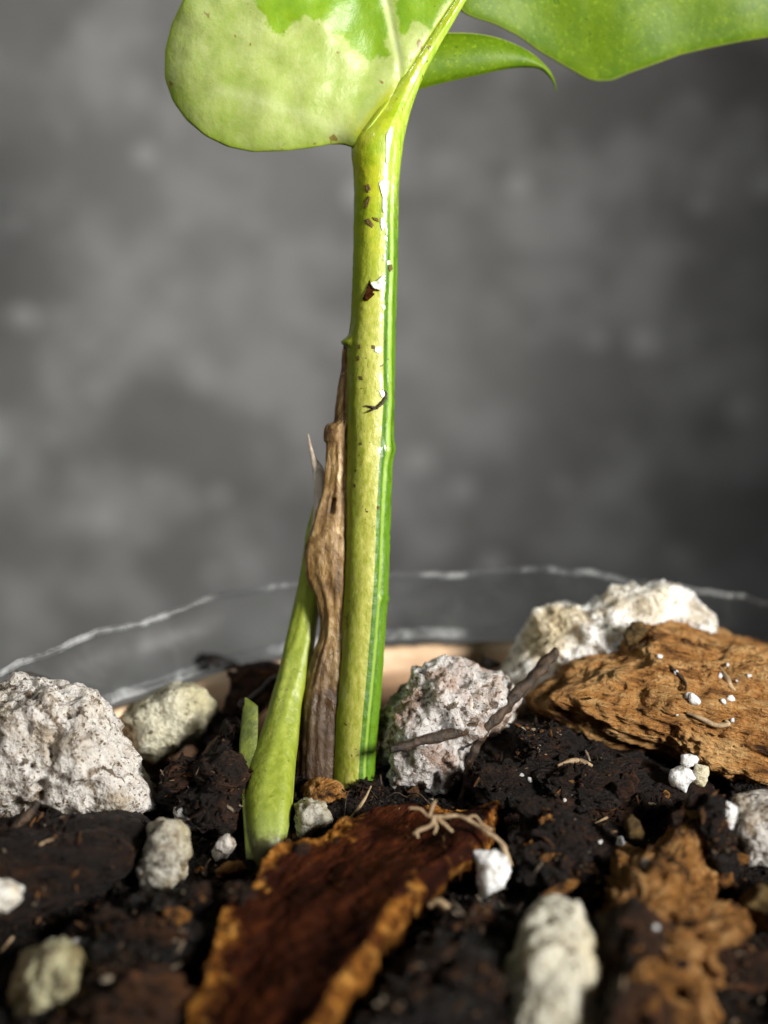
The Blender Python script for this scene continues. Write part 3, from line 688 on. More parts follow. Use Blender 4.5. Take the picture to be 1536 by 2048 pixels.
tag(o, "small dark bark chip in front of the tan band, beside the shoot", "bark chip")
o = chunk("bark_chip", [(440, 1400), (455, 1345), (500, 1335), (545, 1320), (575, 1330), (560, 1400), (500, 1450), (440, 1480), (400, 1520), (380, 1500)], (480, 1500), 3.0, 'bark_brown', sub=5, style='bark', amp=0.5, seed=16, z=SOIL - 1, push=1.3)
tag(o, "brown bark piece behind the young shoot", "bark chip")
o = chunk("bark_chip", [(425, 1740), (455, 1722), (480, 1724), (490, 1738), (470, 1752), (435, 1758)], (455, 1760), 1.2, 'bark_rust', sub=4, style='crumb', amp=0.2, seed=18)
tag(o, "small orange bark chip at the foot of the young shoot", "bark chip")
o = chunk("bark_chip", [(600, 1592), (608, 1570), (640, 1557), (672, 1570), (698, 1600), (702, 1622), (680, 1630), (640, 1622), (612, 1606)], (650, 1640), 1.8, 'bark_rust', sub=5, style='crumb', amp=0.35, seed=19, push=0.9)
tag(o, "rusty bark crumb lying on perlite between shoot and stem", "bark chip")
o = chunk("bark_chip", [(1248, 1630), (1262, 1622), (1282, 1640), (1292, 1668), (1285, 1682), (1255, 1680), (1244, 1660)], (1268, 1690), 0.9, 'bark_olive', sub=4, style='bark', amp=0.15, seed=20, push=-4.5)
tag(o, "tan husk-like chip above the rust-orange bark piece", "bark chip")
o = chunk("bark_chip", [(955, 1330), (965, 1318), (962, 1306), (972, 1316), (1000, 1326), (1003, 1333), (980, 1338)], (980, 1420), 0.7, 'bark_dark', sub=4, style='bark', amp=0.08, seed=22, push=0)
tag(o, "thin dark flake sticking out against the tan band, left of the tall perlite", "bark chip")
o = chunk("bark_chip", [(1245, 1270), (1262, 1244), (1285, 1243), (1294, 1262), (1275, 1290), (1252, 1292)], (1268, 1500), 1.0, 'bark_olive', sub=4, style='crumb', amp=0.2, seed=23, push=-1.0)
tag(o, "grey-brown crumb on the top corner of the tan-brown bark", "bark chip")

o = chunk("bark_chunk", [(1190, 1850), (1230, 1800), (1290, 1790), (1330, 1830), (1340, 1920), (1350, 2120), (1190, 2120), (1200, 1980)], (1270, 2060), 4.5, 'bark_brown', sub=5, style='crumb', amp=0.9, seed=24, push=0.2, lean=0.9)
tag(o, "crumbly brown bark lump between the cream-white perlite column and rust-orange bark", "bark", B)
o = chunk("bark_chunk", [(1395, 1620), (1420, 1585), (1445, 1600), (1465, 1690), (1490, 1750), (1470, 1800), (1430, 1790), (1405, 1720)], (1440, 1790), 2.6, 'bark_dark', sub=5, style='crumb', amp=0.6, seed=25, push=0.3)
tag(o, "blackish crumbly bark lump between rust-orange bark and grey-white perlite", "bark", B)

for poly, base_, th_, mt, am, sd_, pu, ln2, lab in [
        ([(935, 1500), (985, 1455), (1060, 1430), (1180, 1475), (1300, 1510), (1400, 1560), (1425, 1600), (1380, 1650), (1250, 1655), (1100, 1645), (985, 1625), (925, 1570)], (1180, 1640), 4.2, 'bark_dark', 0.9, 61, 0.75, 0.9, "dark crumbly bark mass in the shadow under the tan-brown bark"),
        ([(1030, 1650), (1120, 1632), (1210, 1645), (1240, 1720), (1210, 1790), (1110, 1805), (1020, 1770), (1000, 1700)], (1120, 1790), 3.6, 'bark_dark', 0.9, 62, 0.6, 1.2, "dark crumbly bark mass right of the pure white perlite bit"),
        ([(330, 1590), (390, 1520), (460, 1455), (490, 1500), (488, 1600), (470, 1660), (400, 1670)], (420, 1660), 3.6, 'bark_dark', 0.8, 63, 0.7, 0.9, "dark bark mass left of the young shoot's foot"),
        ([(150, 1880), (210, 1820), (310, 1785), (410, 1800), (440, 1860), (400, 1925), (260, 1945), (170, 1930)], (300, 1930), 3.6, 'bark_grain', 0.9, 64, 0.6, 1.2, "grainy dark brown mass left of the mahogany slab"),
        ([(700, 2040), (790, 1920), (880, 1840), (970, 1800), (1030, 1840), (1020, 1960), (1000, 2130), (660, 2130)], (880, 2080), 4.0, 'bark_grain', 0.9, 65, 0.5, 1.3, "dark grainy mass between mahogany slab and cream-white perlite column")]:
    tag(chunk("bark_chunk", poly, base_, th_, mt, sub=6, style='crumb', amp=am, seed=sd_, push=pu, lean=ln2), lab, "bark", B)

# mahogany slab with orange broken rims
rowsL = [(860, 1606, 83.5), (760, 1612, 83.3), (650, 1658, 83.6), (548, 1696, 84.0), (490, 1768, 84.0), (442, 1858, 84.0), (416, 1930, 83.6), (386, 2000, 83.2), (350, 2110, 83.0)]
rowsR = [(1012, 1598, 84.2), (985, 1640, 85.0), (935, 1688, 85.6), (865, 1735, 85.8), (822, 1775, 86.0), (782, 1850, 86.2), (728, 1915, 86.2), (678, 1978, 86.0), (610, 2090, 86.0)]
n1, n2 = 260, 120
A_ = catmull([W(x, y, gd(x, y, z)) for x, y, z in rowsL], n1); B_ = catmull([W(x, y, gd(x, y, z)) for x, y, z in rowsR], n1)
V, E, th_ = [], [], []
for side in (0, 1):
    for i in range(n1):
        for j in range(n2):
            t = j / (n2 - 1); p = A_[i] * (1 - t) + B_[i] * t
            q = Vector(p)
            jag = 0.7 * fbm(Vector((i * 0.022, 7 * (t > 0.5), 2)), 5, 0.55) + 0.35 * (math.floor(3 * mn.noise(Vector((i * 0.05, 9, 4)))) / 3)
            wgt = max(0, 1 - t / 0.16) if t < 0.5 else max(0, (t - 0.86) / 0.14)
            p = p + np.array([1, -0.4, 0]) * jag * wgt * (1 if t > 0.5 else -1)
            if t > 0.86: p[2] -= 1.5 * wgt ** 2.2 * (1 + 0.4 * mn.noise(Vector((i * 0.06, 1, 8))))
            h = 4 * t * (1 - t)
            p[2] += -0.9 * h + 0.5 * mn.noise(q * 0.3) + 0.14 * mn.noise(q * 1.1) + 0.07 * mn.noise(q * 2.6) + 0.25 * math.floor(2.5 * fbm(q * 0.22, 3)) / 2.5
            if wgt > 0: p[2] += wgt * 0.28 * fbm(q * 0.7, 4, 0.6)
            tk = 2.6 + 0.8 * mn.noise(Vector((i * 0.05, 3.3, 0)))
            if side:
                p = p + np.array([-0.10, 0.25, -1.0]) * tk * (0.75 + 0.25 * h) + np.array([1, -0.4, 0]) * (0.35 * fbm(q * 0.8, 3) + 0.2) * (1 if t > 0.5 else -1) * (wgt > 0)
            V.append(p)
            far = max(0, 1 - i / 26)
            ed = max(0, 1 - t / 0.30) * (0.62 if i > 40 else 0.45) if t < 0.5 else max(0.0, min(1.0, (t - 0.82 - 0.10 * mn.noise(Vector((i * 0.035, 2, 6)))) / 0.10)) * 0.55
            spot = 0.55 * math.exp(-((i / n1 - 0.50) / 0.045) ** 2 - ((t - 0.13) / 0.09) ** 2)
            E.append(0.62 if side else min(1, max(ed, far * 0.55, spot) + 0.10 * max(0, (i / n1 - 0.72) / 0.28) * 1.6))
F = []; K = n1 * n2
for i in range(n1 - 1):
    for j in range(n2 - 1):
        a = i * n2 + j; F.append((a, a + n2, a + n2 + 1, a + 1)); F.append((K + a, K + a + 1, K + a + n2 + 1, K + a + n2))
    a = i * n2; F.append((a, K + a, K + a + n2, a + n2)); a += n2 - 1; F.append((a, a + n2, K + a + n2, K + a))
for j in range(n2 - 1):
    F.append((j, j + 1, K + j + 1, K + j)); a = (n1 - 1) * n2 + j; F.append((a, K + a, K + a + 1, a + 1))
o = build("bark_slab", V, F, 'bark_maho', attrs={"edge": E})
tag(o, "curved dark mahogany bark slab with ragged orange rims in front of the stem", "bark", B)

# ------------------------------------------------------------------ perlite
G = "perlite lumps"
def perl(poly, base, thick, mat, label, sub=5, amp=0.35, seed=0, push=0.5, z=None, box=1.15, name="perlite", group=G, lean=0.0):
    return tag(chunk(name, poly, base, thick, mat, sub, 'foam', amp, seed, box, z, push=push, lean=lean), label, "perlite", group)
perl([(-80, 1410), (0, 1372), (40, 1356), (90, 1366), (140, 1376), (190, 1386), (222, 1420), (250, 1470), (272, 1530), (300, 1580), (312, 1622), (290, 1650), (200, 1660), (130, 1660), (60, 1655), (10, 1650), (-80, 1620)],
     (130, 1640), 5.5, 'perl_grey', "biggest grey-white perlite lump with dark specks, at the picture's left edge", 6, 0.5, 31, push=0.35)
perl([(222, 1440), (280, 1396), (340, 1366), (380, 1366), (420, 1390), (432, 1420), (402, 1470), (362, 1500), (310, 1522), (262, 1515), (246, 1470)], (330, 1515), 3.6, 'perl_cream', "blurred cream perlite lump behind the biggest speckled one", 5, 0.35, 32, push=0.5)
perl([(1000, 1350), (1022, 1300), (1050, 1260), (1085, 1222), (1110, 1206), (1140, 1206), (1172, 1216), (1200, 1195), (1218, 1176), (1250, 1166), (1288, 1174), (1312, 1160), (1350, 1160), (1385, 1185), (1402, 1222), (1432, 1246), (1440, 1275), (1330, 1360), (1180, 1440), (1090, 1440), (1030, 1410)],
     (1180, 1450), 4.2, 'perl_white', "tall bubbly white perlite lump rising behind the tan-brown bark", 6, 0.5, 33, push=0.35)
perl([(760, 1440), (780, 1405), (798, 1372), (830, 1342), (872, 1318), (912, 1316), (955, 1335), (1010, 1345), (1030, 1400), (1000, 1470), (940, 1510), (925, 1565), (850, 1605), (762, 1608)], (850, 1600), 4.2, 'perl_rosy', "rough greyish perlite mass with rosy stains just right of the stem", 6, 0.6, 34, push=0.75)
perl([(930, 1385), (970, 1350), (1015, 1345), (1040, 1410), (1020, 1490), (960, 1550), (915, 1530), (915, 1450)], (970, 1545), 2.6, 'perl_white', "small white perlite bit behind the fork of the twig", 5, 0.3, 36, push=1.2)
perl([(298, 1652), (320, 1637), (360, 1640), (380, 1680), (382, 1712), (372, 1752), (346, 1792), (310, 1806), (280, 1792), (265, 1742), (285, 1710)], (320, 1800), 3.0, 'perl_dull', "dingy perlite lump with yellowed top beside the dark bark block", 5, 0.35, 37, push=0.7)
perl([(30, 1960), (45, 1915), (90, 1880), (122, 1880), (160, 1905), (178, 1942), (165, 2000), (110, 2060), (20, 2100), (15, 2000)], (90, 2040), 4.0, 'perl_olive', "yellowish-olive perlite lump with dark holes in the bottom corner", 5, 0.3, 38, push=0.7)
perl([(-50, 1765), (10, 1759), (46, 1772), (40, 1796), (15, 1828), (-50, 1830)], (10, 1830), 2.0, 'perl_white', "white perlite bit cut by the picture edge on the dark bark block", 5, 0.2, 39, push=-1.6)
perl([(945, 1702), (985, 1696), (1012, 1710), (1026, 1745), (1010, 1776), (986, 1786), (972, 1809), (958, 1790), (951, 1745)], (980, 1800), 1.5, 'perl_pure', "bright pure white perlite bit at the end of the mahogany slab", 5, 0.22, 40, push=-0.2)
perl([(1036, 1890), (1050, 1832), (1080, 1800), (1120, 1797), (1155, 1804), (1182, 1850), (1202, 1900), (1208, 2000), (1225, 2060), (1240, 2150), (990, 2150), (1005, 2000), (1022, 1950)], (1115, 2060), 4.5, 'perl_yellow', "tall blurred cream-white perlite column in front", 6, 0.25, 41, push=0.3, lean=0.5)
perl([(1440, 1620), (1480, 1592), (1540, 1580), (1640, 1590), (1640, 1760), (1540, 1757), (1485, 1742), (1460, 1700), (1446, 1660)], (1530, 1750), 3.0, 'perl_grey', "grey-white perlite lump under the bark's end at the picture edge", 5, 0.3, 45, push=0.6)
perl([(584, 1645), (592, 1612), (612, 1594), (650, 1606), (668, 1640), (642, 1668), (600, 1684)], (622, 1685), 1.8, 'perl_dull', "grey perlite bit wedged between the shoot and stem", 5, 0.3, 47, push=0.5)
perl([(424, 1702), (440, 1672), (460, 1665), (473, 1690), (455, 1719), (430, 1723)], (448, 1722), 1.0, 'perl_grey', "small round grey perlite bit left of the shoot's foot", 4, 0.15, 48)
# ------------------------------------------------------------------ twigs, roots, fibres
M['twig'] = m_plain("twig", (0.010, 0.006, 0.003), (0.070, 0.040, 0.020), 0.9, 0.55, 0.4, 1.6)
M['root'] = m_plain("root", (0.16, 0.10, 0.05), (0.52, 0.38, 0.22), 0.7, 0.55, 0.2, 1.6)
M['black_fibre'] = m_plain("black_fibre", (0.010, 0.006, 0.004), (0.04, 0.02, 0.01), 0.8, 0.5, 0.2)
DT = gd(960, 1500, SOIL) - 6.2
tw = tube("twig", [(1114, 1300, DT + 3.0, 10), (1095, 1322, DT + 2.5, 12), (1060, 1362, DT + 1.6, 11), (1030, 1390, DT + 1.0, 13), (1000, 1425, DT + .4, 12), (970, 1460, DT, 12), (945, 1510, DT, 9), (930, 1570, DT + .5, 7), (915, 1620, DT + 1, 5)], 'twig', n=120, rough=0.35)
tube("branch", [(780, 1498, DT - 2.2, 8), (800, 1495, DT - 2.0, 10), (850, 1480, DT - 1.4, 10), (900, 1468, DT - .8, 11), (940, 1455, DT - .2, 11), (975, 1440, DT + .3, 10)], 'twig', parent=tw, n=80, rough=0.22, seed=4)
tag(tw, "forked dark twig leaning between the stem and the tan-brown bark", "twig")
d = gd(40, 1660, SOIL) - 5.5
o = tube("twig", [(-30, 1722, d, 9), (0, 1692, d, 9), (35, 1650, d + .4, 9), (62, 1625, d + .8, 10), (76, 1602, d + 1, 5)], 'twig', n=60, rough=0.3, seed=9)
tag(o, "short brown twig lying across the dark bark block's corner", "twig")
d = gd(80, 1500, SOIL) - 0.5
o = tube("root_fibre", [(22, 1335, d, 5), (35, 1350, d, 9), (70, 1358, d, 9), (110, 1368, d, 6), (136, 1384, d, 5), (128, 1398, d - .5, 6), (104, 1402, d - 1, 6)], 'black_fibre', n=70, rough=0.25, seed=3)
tag(o, "dark curled fibre on top of the biggest speckled perlite lump", "root fibre")
d = sd(1400) + 2.6
o = tube("root_fibre", [(575, 1350, d, 7), (545, 1358, d, 7), (525, 1380, d, 7), (500, 1398, d, 8), (484, 1408, d, 8), (492, 1420, d - .3, 6), (505, 1416, d - .3, 4)], 'black_fibre', n=70, rough=0.2, seed=5)
tag(o, "black hooked fibre poking out behind the young shoot", "root fibre")
d = gd(715, 1640, SOIL) - 1.5
o = tube("root_fibre", [(686, 1652, d, 3), (710, 1625, d, 3), (728, 1600, d, 3), (742, 1572, d + .5, 2)], 'root', n=50, rough=0.2, seed=6)
tag(o, "thin pale root rising beside the stem's base", "root fibre")
d = gd(930, 1640, 85.4) - 0.5
o = tube("root_tangle", [(818, 1616, d, 2.5), (840, 1618, d, 3), (856, 1632, d, 4), (880, 1634, d, 4), (915, 1632, d, 4), (945, 1645, d, 5), (975, 1665, d - .3, 5), (1000, 1684, d - .3, 6), (1012, 1704, d - .5, 5), (1024, 1732, d - .5, 2)], 'root', n=120, rough=0.3, seed=8)
for k, pts in enumerate([[(868, 1632, d, 4), (862, 1650, d - .2, 5), (838, 1660, d - .4, 5), (826, 1668, d - .5, 3)], [(868, 1636, d, 4), (872, 1655, d - .3, 4), (868, 1668, d - .4, 2)], [(872, 1634, d, 4), (890, 1650, d - .2, 4), (905, 1664, d - .4, 3)],
                         [(930, 1638, d, 3), (950, 1632, d, 3), (965, 1648, d, 3), (985, 1660, d, 2)], [(860, 1630, d, 3), (866, 1610, d + .3, 3), (872, 1600, d + .3, 1.5)], [(832, 1664, d - .4, 4), (836, 1676, d - .5, 2.5)]]):
    tube("rootlet", pts, 'root', parent=o, n=36, m=8, rough=0.25, seed=k)
tag(o, "pale branching rootlets lying on the mahogany slab's far end", "roots")
d = gd(890, 1830, SOIL) - 3
o = tube("root_fibre", [(856, 1812, d, 6), (872, 1804, d, 8), (888, 1812, d - .2, 9), (900, 1828, d - .4, 10), (912, 1838, d - .5, 6)], 'root', n=40, rough=0.25, seed=12)
tag(o, "curled tan root stub under the mahogany slab's edge", "root fibre")
d = sd(800) - 47 / FPX * sd(800) * 0.99
o = tube("root_fibre", [(731, 812, d - .05, 1.5), (742, 813, d - .1, 2.5), (752, 815, d - .1, 3), (762, 809, d - .1, 3), (769, 800, d + .1, 3), (772, 788, d + .25, 2.5), (766, 780, d + .2, 2), (760, 782, d + .1, 1.5)], 'black_fibre', n=60, m=8, rough=0.35, seed=14, nfreq=4)
tube("hair", [(752, 815, d - .1, 2), (744, 820, d - .15, 2), (734, 825, d - .15, 1)], 'black_fibre', parent=o, n=20, m=6, rough=0.3)
tag(o, "tiny black curled fibre stuck on the front of the stem", "root fibre")

# ------------------------------------------------------------------ small bits lying on bark and soil
from mathutils.bvhtree import BVHTree
def bvh(o):
    off = Vector(o.location)
    return BVHTree.FromPolygons([v.co + off for v in o.data.vertices], [tuple(p.vertices) for p in o.data.polygons])
TREES = [bvh(o) for o in bpy.data.objects if o.type == 'MESH' and o.parent is None and o.name.split('.')[0] in ("bark_chunk", "bark_slab", "soil", "perlite")]
def surf(px, py):
    """distance (mm along the lens axis) of whatever bark, soil or perlite lies at photo pixel px,py"""
    v = FWD + (px - 768) / FPX * RT + (1024 - py) / FPX * UP; L_ = np.linalg.norm(v); best = None
    for t in TREES:
        h = t.ray_cast(Vector(CAM * MM), Vector(v / L_))
        if h[0] is not None and (best is None or h[3] < best): best = h[3]
    return best / MM / L_ if best else gd(px, py, SOIL)
def oval(x, y, rx, ry, rot=0.0, k=10, jit=0.0, rg=None):
    P = []
    for a in np.linspace(0, 2 * math.pi, k, endpoint=False):
        j = 1 + (rg.uniform(-jit, jit) if rg else 0); u, v = rx * j * math.cos(a), ry * j * math.sin(a)
        P.append((x + u * math.cos(rot) - v * math.sin(rot), y + u * math.sin(rot) + v * math.cos(rot)))
    return P
def bit(name, x, y, rx, ry, mat, seed, rot=0.0, sub=3, style='foam', amp=0.06, lift=0.35, at=None):
    rg = random.Random(seed); d = surf(*(at or (x, y))); r = min(rx, ry) / FPX * d
    o = chunk(name, oval(x, y, rx, ry, rot, 10, 0.25, rg), (x, y), r, mat, sub, style, amp, seed, 1.0, z=W(x, y, d)[2], push=-lift, grain=(math.cos(rot), math.sin(rot), 0))
    return o
def place(x, y):
    if y < 1615 and x > 1000: return "in the shadow below the tan-brown bark"
    if x < 480: return "between the dingy perlite and the mahogany slab"
    if x < 760: return "at the foot of the stem"
    if y < 1625 and x < 1000: return "on the soil just right of the stem"
    if x < 1030 and y > 1800: return "on the soil left of the cream-white perlite column"
    if y > 1860: return "on the lower end of the rust-orange bark"
    if x > 1320: return "beside the top of the rust-orange bark"
    if y > 1735: return "on the soil above the cream-white perlite column"
    return "on the open soil right of the mahogany slab's far end"
def crumb_label(x, y, mt, rx):
    return ("bigger " if rx > 19 else "small ") + {'bark_rust': "rusty", 'bark_brown': "brown", 'bark_dark': "blackish"}[mt] + " bark crumb " + place(x, y)
for i, (x, y, r) in enumerate([(1320, 1313, 7), (1390, 1398, 15), (1376, 1392, 9), (1462, 1398, 10), (1448, 1404, 7), (1440, 1352, 6), (1498, 1352, 6), (1352, 1344, 7), (1466, 1440, 6), (1354, 1430, 4), (1474, 1362, 4), (1455, 1330, 5)]):
    tag(bit("perlite_grain", x, y, r, r * 0.75, 'perl_pure', 100 + i, rot=i), "tiny white perlite grain lying on the tan-brown bark", "perlite grain", "white grains on the tan-brown bark")
for i, (x, y, r) in enumerate([(1040, 1552, 10), (1060, 1560, 6), (1200, 1685, 6), (1130, 1600, 5)]):
    tag(bit("perlite_grain", x, y, r, r * 0.8, 'perl_grey', 130 + i, rot=i), ("tiny pale perlite grain " if r < 7 else "small pale perlite grain ") + place(x, y), "perlite grain", "pale grains on the soil")
for i, (nm, x, y, rx, ry, mt, lab, lf) in enumerate([
        ("perlite_bead", 1363, 1556, 25, 26, 'perl_pure', "larger white bead of the cluster below the tan-brown bark", 0.6), ("perlite_bead", 1378, 1519, 19, 13, 'perl_pure', "small white bead topping the cluster below the tan-brown bark", 1.2),
        ("perlite_bead", 1400, 1549, 21, 24, 'perl_yellow', "yellowish bead of the cluster below the tan-brown bark", 0.5), ("perlite_bead", 1457, 1636, 19, 36, 'perl_pure', "white elongated bead in front of the grey-white lump", 0.4),
        ("perlite_bead", 1240, 1688, 12, 16, 'perl_pure', "white bead touching the tan husk-like chip", 0.4), ("perlite_bead", 1291, 1728, 9, 12, 'perl_pure', "white bead on the rust-orange bark piece", 0.4),
        ("perlite_bead", 1311, 1856, 9, 8, 'perl_pure', "tiny white bead in a dark hole of the rust-orange bark", 0.4), ("perlite_bead", 152, 1886, 14, 11, 'perl_grey', "small grey bead beside the olive perlite lump", 0.4),
        ("perlite", 380, 1636, 34, 20, 'perl_grey', "small grey perlite bit above the dingy yellowed lump", 0.3)]):
    tag(bit(nm, x, y, rx, ry, mt, 240 + i, sub=5, amp=0.14, lift=lf, rot=0.6 if nm == "perlite" else 0.0, at=(1363, 1572) if "cluster" in lab else None), lab, "perlite", "perlite lumps")
rg = random.Random(21)
spots_ = [(1240, 1580, 26, 18), (1262, 1560, 16, 20), (1395, 1605, 22, 18), (1360, 1640, 20, 16), (1120, 1780, 40, 14), (1180, 1790, 34, 14), (1055, 1690, 20, 9), (1100, 1715, 26, 8), (1130, 1568, 14, 16), (880, 1560, 14, 10), (400, 1740, 20, 12), (430, 1770, 24, 10), (350, 1830, 26, 14), (290, 1850, 22, 12),
          (230, 1860, 24, 12), (380, 1800, 22, 12), (1330, 1590, 14, 10), (1450, 1760, 20, 16), (1480, 1720, 14, 10), (1010, 1830, 16, 10), (960, 1860, 18, 10), (900, 1900, 20, 12), (850, 1960, 26, 12), (940, 1960, 22, 12), (1000, 1940, 14, 10), (1090, 1640, 18, 12), (1160, 1660, 16, 12), (1020, 1640, 22, 9),
          (1150, 1740, 18, 9), (600, 1700, 16, 8), (720, 1600, 20, 9), (1180, 1610, 16, 9), (1200, 1745, 16, 10), (1420, 1880, 22, 14), (1360, 1930, 18, 16), (1270, 1900, 22, 16), (1300, 2010, 24, 18), (1390, 1990, 20, 16)]
for i, (x, y, rx, ry) in enumerate(spots_):
    mt = rg.choice(['bark_rust', 'bark_brown', 'bark_dark', 'bark_brown', 'bark_rust'])
    tag(bit("bark_crumb", x, y, rx, ry, mt, 170 + i, rot=rg.uniform(-0.6, 0.3), sub=4, style='crumb', amp=0.22, lift=0.15), crumb_label(x, y, mt, rx), "bark crumb", "small bark crumbs on the soil")
M['bark_black'] = m_bark("bark_black", (0.004, 0.002, 0.0012), (0.014, 0.006, 0.003), (0.055, 0.022, 0.008), (0, 0.3, 0.3), 1.6, 0.6, long=3.0)
pack = [(1000, 1560, 62, 34, "in the dark hollow under the twig fork"), (1075, 1500, 52, 42, "tucked under the tan-brown bark's ragged end"), (1150, 1560, 78, 30, "below the middle of the tan-brown bark"), (1215, 1635, 58, 26, "left of the tan husk-like chip"), (1090, 1625, 60, 24, "on the soil past the mahogany slab's far end"),
        (1120, 1690, 66, 24, "between the pure white perlite and the husk-like chip"), (1155, 1755, 56, 26, "just behind the cream-white perlite column"), (1040, 1770, 50, 26, "right of the pure white perlite bit"), (940, 1850, 64, 34, "in the hollow under the mahogany slab's right rim"), (860, 1930, 70, 34, "below the mahogany slab's right rim"),
        (950, 1965, 66, 44, "left of the cream-white perlite column's foot"), (800, 2010, 70, 34, "at the bottom edge right of the mahogany slab"), (440, 1560, 56, 50, "left of the young shoot's widened foot"), (365, 1555, 46, 36, "under the blurred cream perlite lump"), (430, 1455, 44, 40, "right of the blurred cream perlite lump"),
        (425, 1640, 44, 26, "beside the small round grey perlite bit"), (635, 1530, 34, 40, "between the shoot and the dry sheath's foot"), (395, 1800, 56, 30, "right of the dingy yellowed perlite"), (300, 1870, 84, 36, "above the bottom lump left of the mahogany slab"), (200, 1850, 70, 34, "below the dingy yellowed perlite"), (90, 1850, 70, 26, "above the olive perlite lump"),
        (230, 1955, 60, 36, "right of the olive perlite lump"), (1290, 1615, 52, 30, "above the rust-orange bark's tip"), (1490, 1955, 70, 52, "under the olive-brown bark bit"), (1350, 1575, 40, 20, "beside the bead cluster"), (890, 1590, 40, 16, "in front of the grey-white perlite at the stem"), (728, 1588, 44, 24, "at the stem's very foot"), (668, 1592, 30, 16, "at the dry sheath's foot"), (480, 1790, 30, 24, "against the mahogany slab's left rim"), (470, 1480, 30, 36, "hidden behind the shoot's small side scale")]
for i, (x, y, rx, ry, where_) in enumerate(pack):
    mt = ['bark_black', 'bark_dark', 'bark_black', 'bark_brown', 'bark_black'][i % 5]
    o = bit("bark_fragment", x, y, rx, ry, mt, 300 + i, rot=rg.uniform(-0.5, 0.25), sub=5, style='bark', amp=0.42, lift=-0.25)
    tag(o, {'bark_black': "blackish", 'bark_dark': "dark brown", 'bark_brown': "brown"}[mt] + " rough bark fragment " + where_, "bark fragment", "dark bark fragments in the soil")
def strand(pts, r, mat, label, lift=0.15, seed=0, group=None):
    P = [(x, y, surf(x, y) - lift, r if 0 < k < len(pts) - 1 else r * 0.5) for k, (x, y) in enumerate(pts)]
    return tag(tube("root_fibre", P, mat, n=40, m=8, rough=0.25, seed=seed), label, "root fibre", group)
strand([(1320, 1318), (1345, 1338), (1368, 1362), (1372, 1380)], 3.5, 'black_fibre', "dark thread on the tan-brown bark beside white grains", seed=2)
strand([(1440, 1335), (1452, 1352), (1460, 1372), (1470, 1380)], 5, 'root', "pale curved fibre on the tan-brown bark, upper of two", seed=3)
strand([(1372, 1425), (1400, 1436), (1430, 1450), (1456, 1448), (1450, 1440)], 5, 'root', "pale curved fibre on the tan-brown bark, lower of two", seed=4)
strand([(1262, 1298), (1285, 1292), (1292, 1282)], 5, 'root', "pale stub at the top corner of the tan-brown bark", seed=5)
strand([(1115, 1532), (1140, 1522), (1165, 1524), (1185, 1532)], 5, 'root', "pale fibre in the shadow below the tan-brown bark", seed=6)
strand([(1190, 1646), (1225, 1630), (1245, 1620)], 3, 'root', "thin straw on the soil pointing at the tan husk-like chip", seed=7)
strand([(78, 1690), (95, 1682), (108, 1678)], 4, 'root', "short tan splinter on the dark bark block", seed=8)
strand([(0, 1905), (12, 1890), (26, 1874)], 4, 'root', "short tan splinter at the picture edge above the olive perlite", seed=9)

# ------------------------------------------------------------------ loose crumbs and short fibres (uncountable)
rnd = random.Random(4)
m = Mat("crumb")
t = m.attr("tone")
c = m.ramp(t, (0.0, (0.002, 0.0013, 0.001)), (0.5, (0.008, 0.004, 0.002)), (0.80, (0.035, 0.014, 0.005)), (0.93, (0.22, 0.10, 0.03)), (0.995, (0.45, 0.38, 0.28)))
m.p(Base_Color=m.mix(m.noise(1.6, 4), c, (0.01, 0.006, 0.004), 'MIX'), Roughness=0.8, Specular_IOR_Level=0.2); m.bump(m.noise(3, 4), 0.3, 0.9); M['crumb'] = m.m
V0, F0 = ico(1); V, F, T = [], [], []
for k in range(15000):
    a = rnd.uniform(0, 2 * math.pi); r = (RIM_R - 6) * math.sqrt(rnd.random()); x, y = r * math.cos(a), r * math.sin(a)
    if y < -25: continue
    s = 0.10 + 0.48 * rnd.random() ** 4; tone = rnd.random() ** 1.5
    if tone > 0.93: s = min(s, 0.26)
    q = np.array([rnd.uniform(.5, 1.4), rnd.uniform(.5, 1.1), rnd.uniform(.4, .9)]) * s
    ang = rnd.uniform(0, 6.28); ca, sa = math.cos(ang), math.sin(ang)
    v = V0 * q * np.array([[rnd.uniform(.7, 1.25)] for _ in range(len(V0))])
    v = np.c_[v[:, 0] * ca - v[:, 1] * sa, v[:, 0] * sa + v[:, 1] * ca, v[:, 2]]
    off = len(V) * len(V0); V.append(v + np.array([x, y, soil_z(x, y) + 0.25 * s])); F += [tuple(i + off for i in f) for f in F0]; T += [tone] * len(V0)
dark_ = [q for q in bpy.data.objects if q.type == 'MESH' and q.parent is None and q.name.split('.')[0] in ("bark_chunk", "bark_fragment", "bark_slab")]
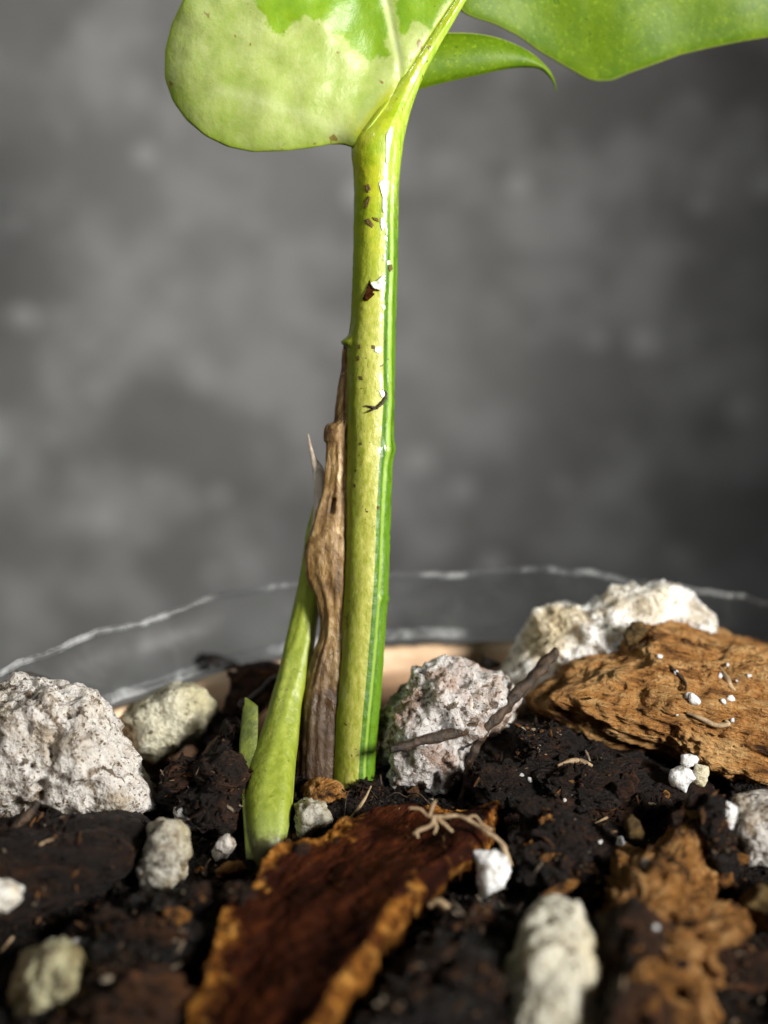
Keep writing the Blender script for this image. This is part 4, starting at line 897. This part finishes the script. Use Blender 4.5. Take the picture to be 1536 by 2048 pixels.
for q in dark_:
    mn_ = q.data.materials[0].name; cnt = {"bark_dark": 800, "bark_grainy": 900, "bark_brown": 350, "bark_black": 110, "bark_rust": 260, "bark_tan": 220, "bark_mahogany": 320}.get(mn_, 0)
    loc = np.array(q.location) / MM; nv = len(q.data.vertices)
    for k in range(cnt):
        v_ = q.data.vertices[rnd.randrange(nv)]
        if v_.normal.z < 0.1: continue
        p = np.array(v_.co) / MM + loc
        if p[2] < SOIL - 1: continue
        s = 0.07 + 0.26 * rnd.random() ** 3; tone = rnd.random() ** 0.85
        if mn_ in ("bark_mahogany", "bark_tan"): s *= 0.7
        q3 = np.array([rnd.uniform(.6, 3.4), rnd.uniform(.35, .9), rnd.uniform(.3, .7)]) * s
        ang = rnd.uniform(0, 6.28); ca, sa = math.cos(ang), math.sin(ang)
        v = V0 * q3 * np.array([[rnd.uniform(.7, 1.25)] for _ in range(len(V0))])
        v = np.c_[v[:, 0] * ca - v[:, 1] * sa, v[:, 0] * sa + v[:, 1] * ca, v[:, 2] + v[:, 0] * rnd.uniform(-.6, .6)]
        off = len(V) * len(V0); V.append(v + p); F += [tuple(i + off for i in f) for f in F0]; T += [tone] * len(V0)
o = build("soil_crumbs", np.vstack(V), F, 'crumb', origin=np.zeros(3), smooth=False, attrs={"tone": T})
tag(o, "dark and rusty crumbs scattered over the potting soil and bark", "soil crumbs", kind="stuff")
V, F = [], []
for k in range(330):
    a = rnd.uniform(0, 2 * math.pi); r = (RIM_R - 7) * math.sqrt(rnd.random()); x, y = r * math.cos(a), r * math.sin(a)
    if y < -20: continue
    ang = rnd.uniform(0, 6.28); ln_ = rnd.uniform(1.0, 4.5); cv = rnd.uniform(-1, 1); rad = rnd.uniform(0.03, 0.08); off = len(V)
    for i in range(8):
        f = i / 7 - 0.5; aa = ang + cv * f; px_, py_ = x + math.cos(aa) * ln_ * f, y + math.sin(aa) * ln_ * f
        zc = soil_z(px_, py_, False) + 0.7 + 0.4 * math.sin(i + k)
        for j in range(5):
            b = 6.283 * j / 5; V.append((px_ - math.sin(aa) * rad * math.cos(b), py_ + math.cos(aa) * rad * math.cos(b), zc + rad * math.sin(b)))
    F += [tuple(q + off for q in f) for f in ring_faces(8, 5)]
o = build("soil_fibres", V, F, 'twig', origin=np.zeros(3)); tag(o, "short brown fibres scattered over the potting soil", "soil fibres", kind="stuff")

for o in bpy.data.objects:
    if "_o" in o: del o["_o"]
# crumbs and grains that still share a label: say which one by its order from the left
same = {}
for o in bpy.data.objects:
    if o.parent is None and o.name.split('.')[0] in ("bark_crumb", "perlite_grain") and "grain lying on" not in o.get("label", ""): same.setdefault(o["label"], []).append(o)
for lab, os_ in same.items():
    if len(os_) > 1:
        os_.sort(key=lambda o: o.location.x)
        words = {2: ["leftmost", "rightmost"], 3: ["leftmost", "middle", "rightmost"], 4: ["leftmost", "second leftmost", "second rightmost", "rightmost"]}.get(len(os_))
        if words:
            for o, w_ in zip(os_, words): o["label"] = w_ + " " + lab
